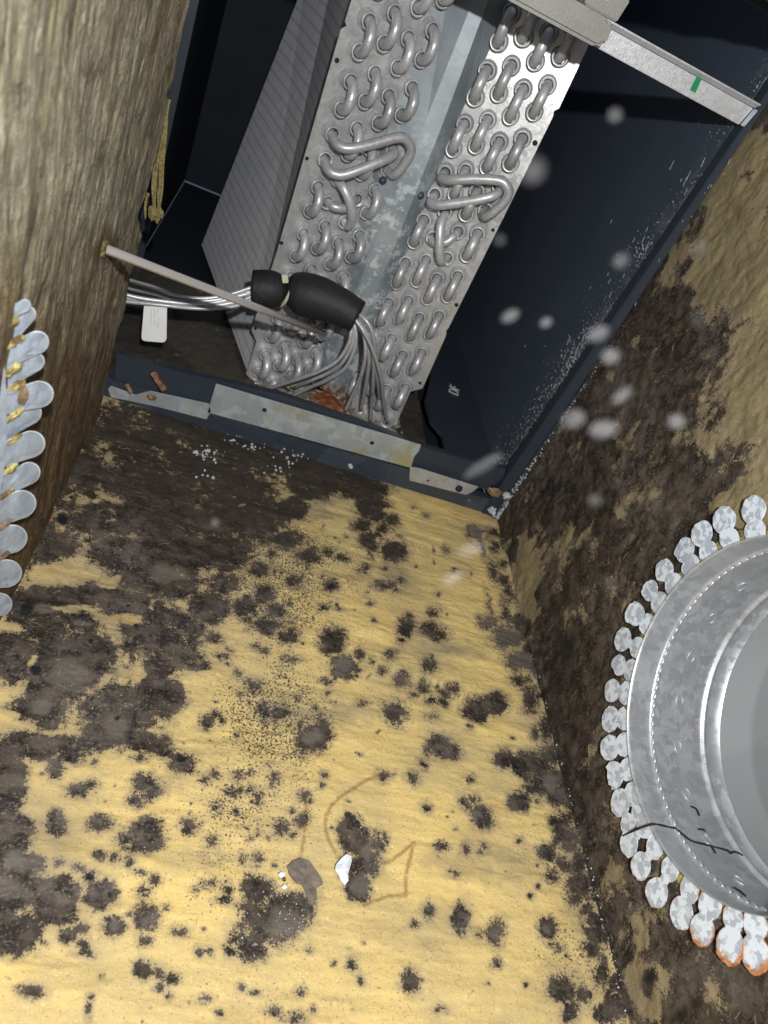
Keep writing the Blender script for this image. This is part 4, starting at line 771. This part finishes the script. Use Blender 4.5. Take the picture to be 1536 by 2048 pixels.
# left collar: only its tabs reach into view
lc = thing('left_duct_collar', 'galvanised duct collar on the left wall showing long overlapping tabs at the frame edge', 'duct collar')
LC = np.array([-.496, .135]); PN = np.array([.90, -.436, 0]); PO = np.array([-.476, -.345, .1])
def lobe_outline(c0, r0, c1, r1):
    c0 = np.array(c0, float); c1 = np.array(c1, float); ax = c1 - c0; L = np.linalg.norm(ax); ax /= L; nn = np.array([-ax[1], ax[0]]); out = []
    for t in np.linspace(-90, 90, 15): a_ = math.radians(t); out.append(c1 + r1 * (ax * math.cos(a_) * 1.15 + nn * math.sin(a_)))
    for t in (.75, .5, .3): w_ = r0 + (r1 - r0) * t - ( .04 + .10 * ((c1[1] * 7) % 1)) * r1 * math.sin(math.pi * t); out.append(c0 + ax * L * t + nn * w_)
    out += [c0 + nn * r0 - ax * r0, c0 - nn * r0 - ax * r0]
    for t in (.3, .5, .75): w_ = r0 + (r1 - r0) * t - ( .04 + .10 * ((c1[1] * 7) % 1)) * r1 * math.sin(math.pi * t); out.append(c0 + ax * L * t - nn * w_)
    return (c0 + c1) / 2, out
TL = [(44, 612, 11, -10, 645, 0), (58, 631, 14, 5, 690, 1), (70, 686, 20, 0, 722, 0), (70, 725, 16, 5, 765, 1), (74, 789, 23, 5, 806, 0), (64, 828, 18, 5, 862, 1), (60, 889, 23, 0, 912, 0), (54, 947, 19, 0, 978, 1), (43, 1009, 24, -8, 1030, 0), (22, 1078, 24, -25, 1096, 1), (12, 1147, 24, -35, 1155, 0), (-2, 1209, 20, -45, 1215, 1)]
for i, (x, y, r, x0, y0, lay) in enumerate(TL):
    r *= 1.17; x += (4, -3, 2, -1, 3, -4, 0, 2, -2, 1, 0, 0)[i]
    m_, out = lobe_outline((x0, y0), r * .92, (x, y), r); vs = []; fs = []; n = len(out); off = .0024 - .0030 * lay + .0006 * math.sin(i * 2.3)
    for lv, (s_, dz) in enumerate(((1, 0), (.955, .0004), (.5, .0006))):
        for k, p in enumerate(out):
            p = m_ + (p - m_) * s_; vs.append(tuple(un(p[0], p[1], PN, PO + PN * (off + dz + .0004 * math.sin(p[0] * .15 + i)))))
    for p in out: vs.append(tuple(un(p[0], p[1], PN, PO + PN * (off - .0009))))
    for k in range(n):
        k2 = (k + 1) % n; fs += [(k, k2, n + k2, n + k), (n + k, n + k2, 2 * n + k2, 2 * n + k), (k, 3 * n + k, 3 * n + k2, k2)]
    fs += [tuple(2 * n + k for k in range(n)), tuple(3 * n + k for k in range(n))[::-1]]
    me = mesh('tab', vs, fs); me.materials.append(M['tab']); me.materials.append(M['chip']); me.polygons.foreach_set('material_index', [1 if (i_ % 3 != 1 and i_ < 3 * n) else 0 for i_ in range(len(me.polygons))])
    bm = bmesh.new(); bm.from_mesh(me); bmesh.ops.recalc_face_normals(bm, faces=bm.faces); bm.to_mesh(me); bm.free()
    link('tab', me, None, lc)
prism('flange_ring', [un(x, y, PN, PO + PN * .0045) for x, y in ((-90, 560), (-30, 610), (0, 680), (10, 740), (14, 800), (14, 870), (8, 950), (-4, 1010), (-26, 1100), (-60, 1180), (-120, 1200), (-160, 900), (-140, 640))], -PN * .001, M['tab'], lc)
ordn = ['first', 'second', 'third', 'fourth', 'fifth', 'sixth', 'seventh', 'eighth', 'ninth', 'tenth']
for i, (x, y, rx, rz, mt) in enumerate(((18, 648, .009, .006, 'wool'), (34, 682, .011, .006, 'wool'), (28, 738, .009, .004, 'wool'), (34, 770, .012, .005, 'wool'), (28, 830, .008, .004, 'wool'), (30, 878, .009, .005, 'wool'), (20, 938, .008, .004, 'wool'), (14, 987, .010, .005, 'wool'), (12, 1048, .006, .005, 'brown'), (6, 1112, .006, .006, 'brown'))):
    tag(link('wool_tuft', aligned_blob('wool_tuft', x, y, .0052, .0021, 60 + i, .0035), M[mt]), ('%s tuft from the top between the tabs of the left duct collar, ' % ordn[i]) + ('yellow glass wool' if mt == 'wool' else 'brown and dirty'), 'insulation', 'tufts between the left collar tabs')
c = un(46, 786, PN, PO + PN * .006); tag(link('brown_scrap', blob_mesh('brown_scrap', c, (.002, .0015, .0055), 80, .8), M['brown']), 'torn brown scrap draped over the largest tab of the left duct collar', 'debris')
# ------------------------------------------------------------------ dust hanging in the air near the lens
pts = []
def fleck(px, py, depth, r, el=1.0, an=0.):
    v = ray(px, py); p = CP + v * depth; rt_ = R[0] * math.cos(an) + R[1] * math.sin(an); up = -R[0] * math.sin(an) + R[1] * math.cos(an); return p, rt_ * r * el, up * r, R[2] * r
vs = []; fs = []
FL = [(1065, 340, .11, .0012, 1, 0), (763, 127, .16, .0009, 1, 0), (1243, 521, .16, .0010, 1.2, -.7), (1020, 632, .18, .0009, 1.7, -.5), (1092, 645, .18, .0007, 1.4, -.5), (1196, 667, .16, .0010, 1.6, -.5), (1221, 713, .17, .0012, 1.2, 0), (1147, 838, .17, .0014, 1.3, -.4),
      (1206, 859, .17, .0014, 1.5, -.1), (1353, 843, .17, .0012, 1, 0), (1190, 1000, .17, .0010, 1, 0), (966, 932, .20, .0011, 3.6, -.55), (942, 1099, .22, .0014, 2.1, -.3), (905, 1157, .20, .0010, 2, -.5), (1400, 495, .14, .0009, 1.2, 0), (1245, 790, .15, .0006, 2.5, -.7),
      (1085, 190, .15, .0005, 1, 0), (1230, 230, .13, .0006, 1, 0), (1395, 640, .13, .0007, 1, 0), (1215, 1165, .15, .0006, 1, 0), (1000, 480, .14, .0005, 1, 0), (430, 1045, .2, .0006, 1, 0)]
for (x, y, d, r, el, an) in FL:
    p, X, Y, Z = fleck(x, y, d * .85, r * 1.45, el, an); b = len(vs); ns, nr = 10, 5
    for i in range(nr + 1):
        th = math.pi * i / nr
        for k in range(ns): ph = 2 * math.pi * k / ns; q = p + X * math.sin(th) * math.cos(ph) + Y * math.sin(th) * math.sin(ph) + Z * math.cos(th); vs.append(tuple(q))
    for i in range(nr):
        for k in range(ns): k2 = (k + 1) % ns; fs.append((b + i * ns + k, b + i * ns + k2, b + (i + 1) * ns + k2, b + (i + 1) * ns + k))
o = link('airborne_dust', mesh('airborne_dust', vs, fs, True), M['dust']); tag(o, 'blurred pale dust flecks floating in the air of the duct', 'dust', None, 'stuff')

# pale scuffs along the right cabinet panel
rs = random.Random(9); vs = []; fs = []
for i in range(70):
    t = rs.random(); bx, by = 1150 + 330 * t, 800 - 470 * t; px_, py_ = bx - abs(rs.gauss(0, 55)) - 6, by - rs.random() * 40; L_ = rs.uniform(4, 20) * (1 if rs.random() < .3 else .5)
    a0 = unx(px_, py_, -.0083); a1 = unx(px_ + L_ * .45, py_ - L_, -.0083); w_ = rs.uniform(.00025, .0006); b = len(vs); d_2 = np.array([0, w_, w_ * .4])
    vs += [tuple(a0 - d_2), tuple(a0 + d_2), tuple(a1 + d_2 * .3), tuple(a1 - d_2 * .3)]; q2 = [tuple(np.array(v) + [-.0003, 0, 0]) for v in vs[b:b + 4]]; vs += q2
    fs += [(b + 4, b + 5, b + 6, b + 7), (b, b + 1, b + 5, b + 4), (b + 1, b + 2, b + 6, b + 5), (b + 2, b + 3, b + 7, b + 6), (b + 3, b, b + 4, b + 7)]
tag(link('scuff_marks', mesh('scuff_marks', vs, fs), M['crumb'], cab), kind='stuff')
# short loose glass fibres lying on the boards
def fibres(name, n, fn, mat, label, r=.00008):
    vs = []; fs = []
    for i in range(n):
        p0, T1, T2, Nn = fn(); an = rs.uniform(0, math.pi * 2); L_ = rs.uniform(.003, .014); cv = rs.uniform(-1.4, 1.4); b = len(vs); m_ = 6; p = p0.copy()
        for k in range(m_):
            d = T1 * math.cos(an) + T2 * math.sin(an); sd = T2 * math.cos(an) - T1 * math.sin(an); an += cv / m_; rr = r * (1 if 0 < k < m_ - 1 else .4)
            q = p + Nn * (.0006 + .0008 * math.sin(math.pi * k / (m_ - 1)))
            vs += [tuple(q + sd * rr), tuple(q + Nn * rr), tuple(q - sd * rr)]; p = p + d * L_ / m_
        for k in range(m_ - 1):
            for e in range(3): e2 = (e + 1) % 3; fs.append((b + k * 3 + e, b + k * 3 + e2, b + k * 3 + 3 + e2, b + k * 3 + 3 + e))
    o = link(name, mesh(name, vs, fs, True), mat); tag(o, label, 'fibres', None, 'stuff')
X_, Y_, Z_ = np.eye(3)
def onfloor():
    x, y = rs.uniform(-.49, -.01), rs.uniform(-.62, -.01); p = fl(np.array([x]), np.array([y]))[0]; return p + Z_ * .0002, X_, Y_ * .6, Z_
def onright():
    while True:
        y, z = rs.uniform(-.62, -.01), rs.uniform(.0, .5)
        if math.hypot(y - HC[0], z - HC[1]) > .165: break
    return np.array([-.0035, y, z]), Y_, Z_, -X_
a = N('pale_glass_fibre'); a.set(col=a.mix(a.noise(50, 2), (.62, .50, .24), (.78, .70, .46)), rough=.5); M['fib'] = a.m
a = N('dark_dusty_fibre'); a.set(col=a.mix(a.noise(50, 2), (.05, .04, .03), (.16, .12, .08)), rough=.7); M['dfib'] = a.m
fibres('pale_fibres', 900, onfloor, M['fib'], 'fine pale glass fibres lying loose on the floor board')
fibres('dark_fibres', 170, onfloor, M['dfib'], 'fine dark hairs lying loose on the floor board')
fibres('wall_fibres', 240, onright, M['fib'], 'fine pale glass fibres clinging to the right wall', .00006)
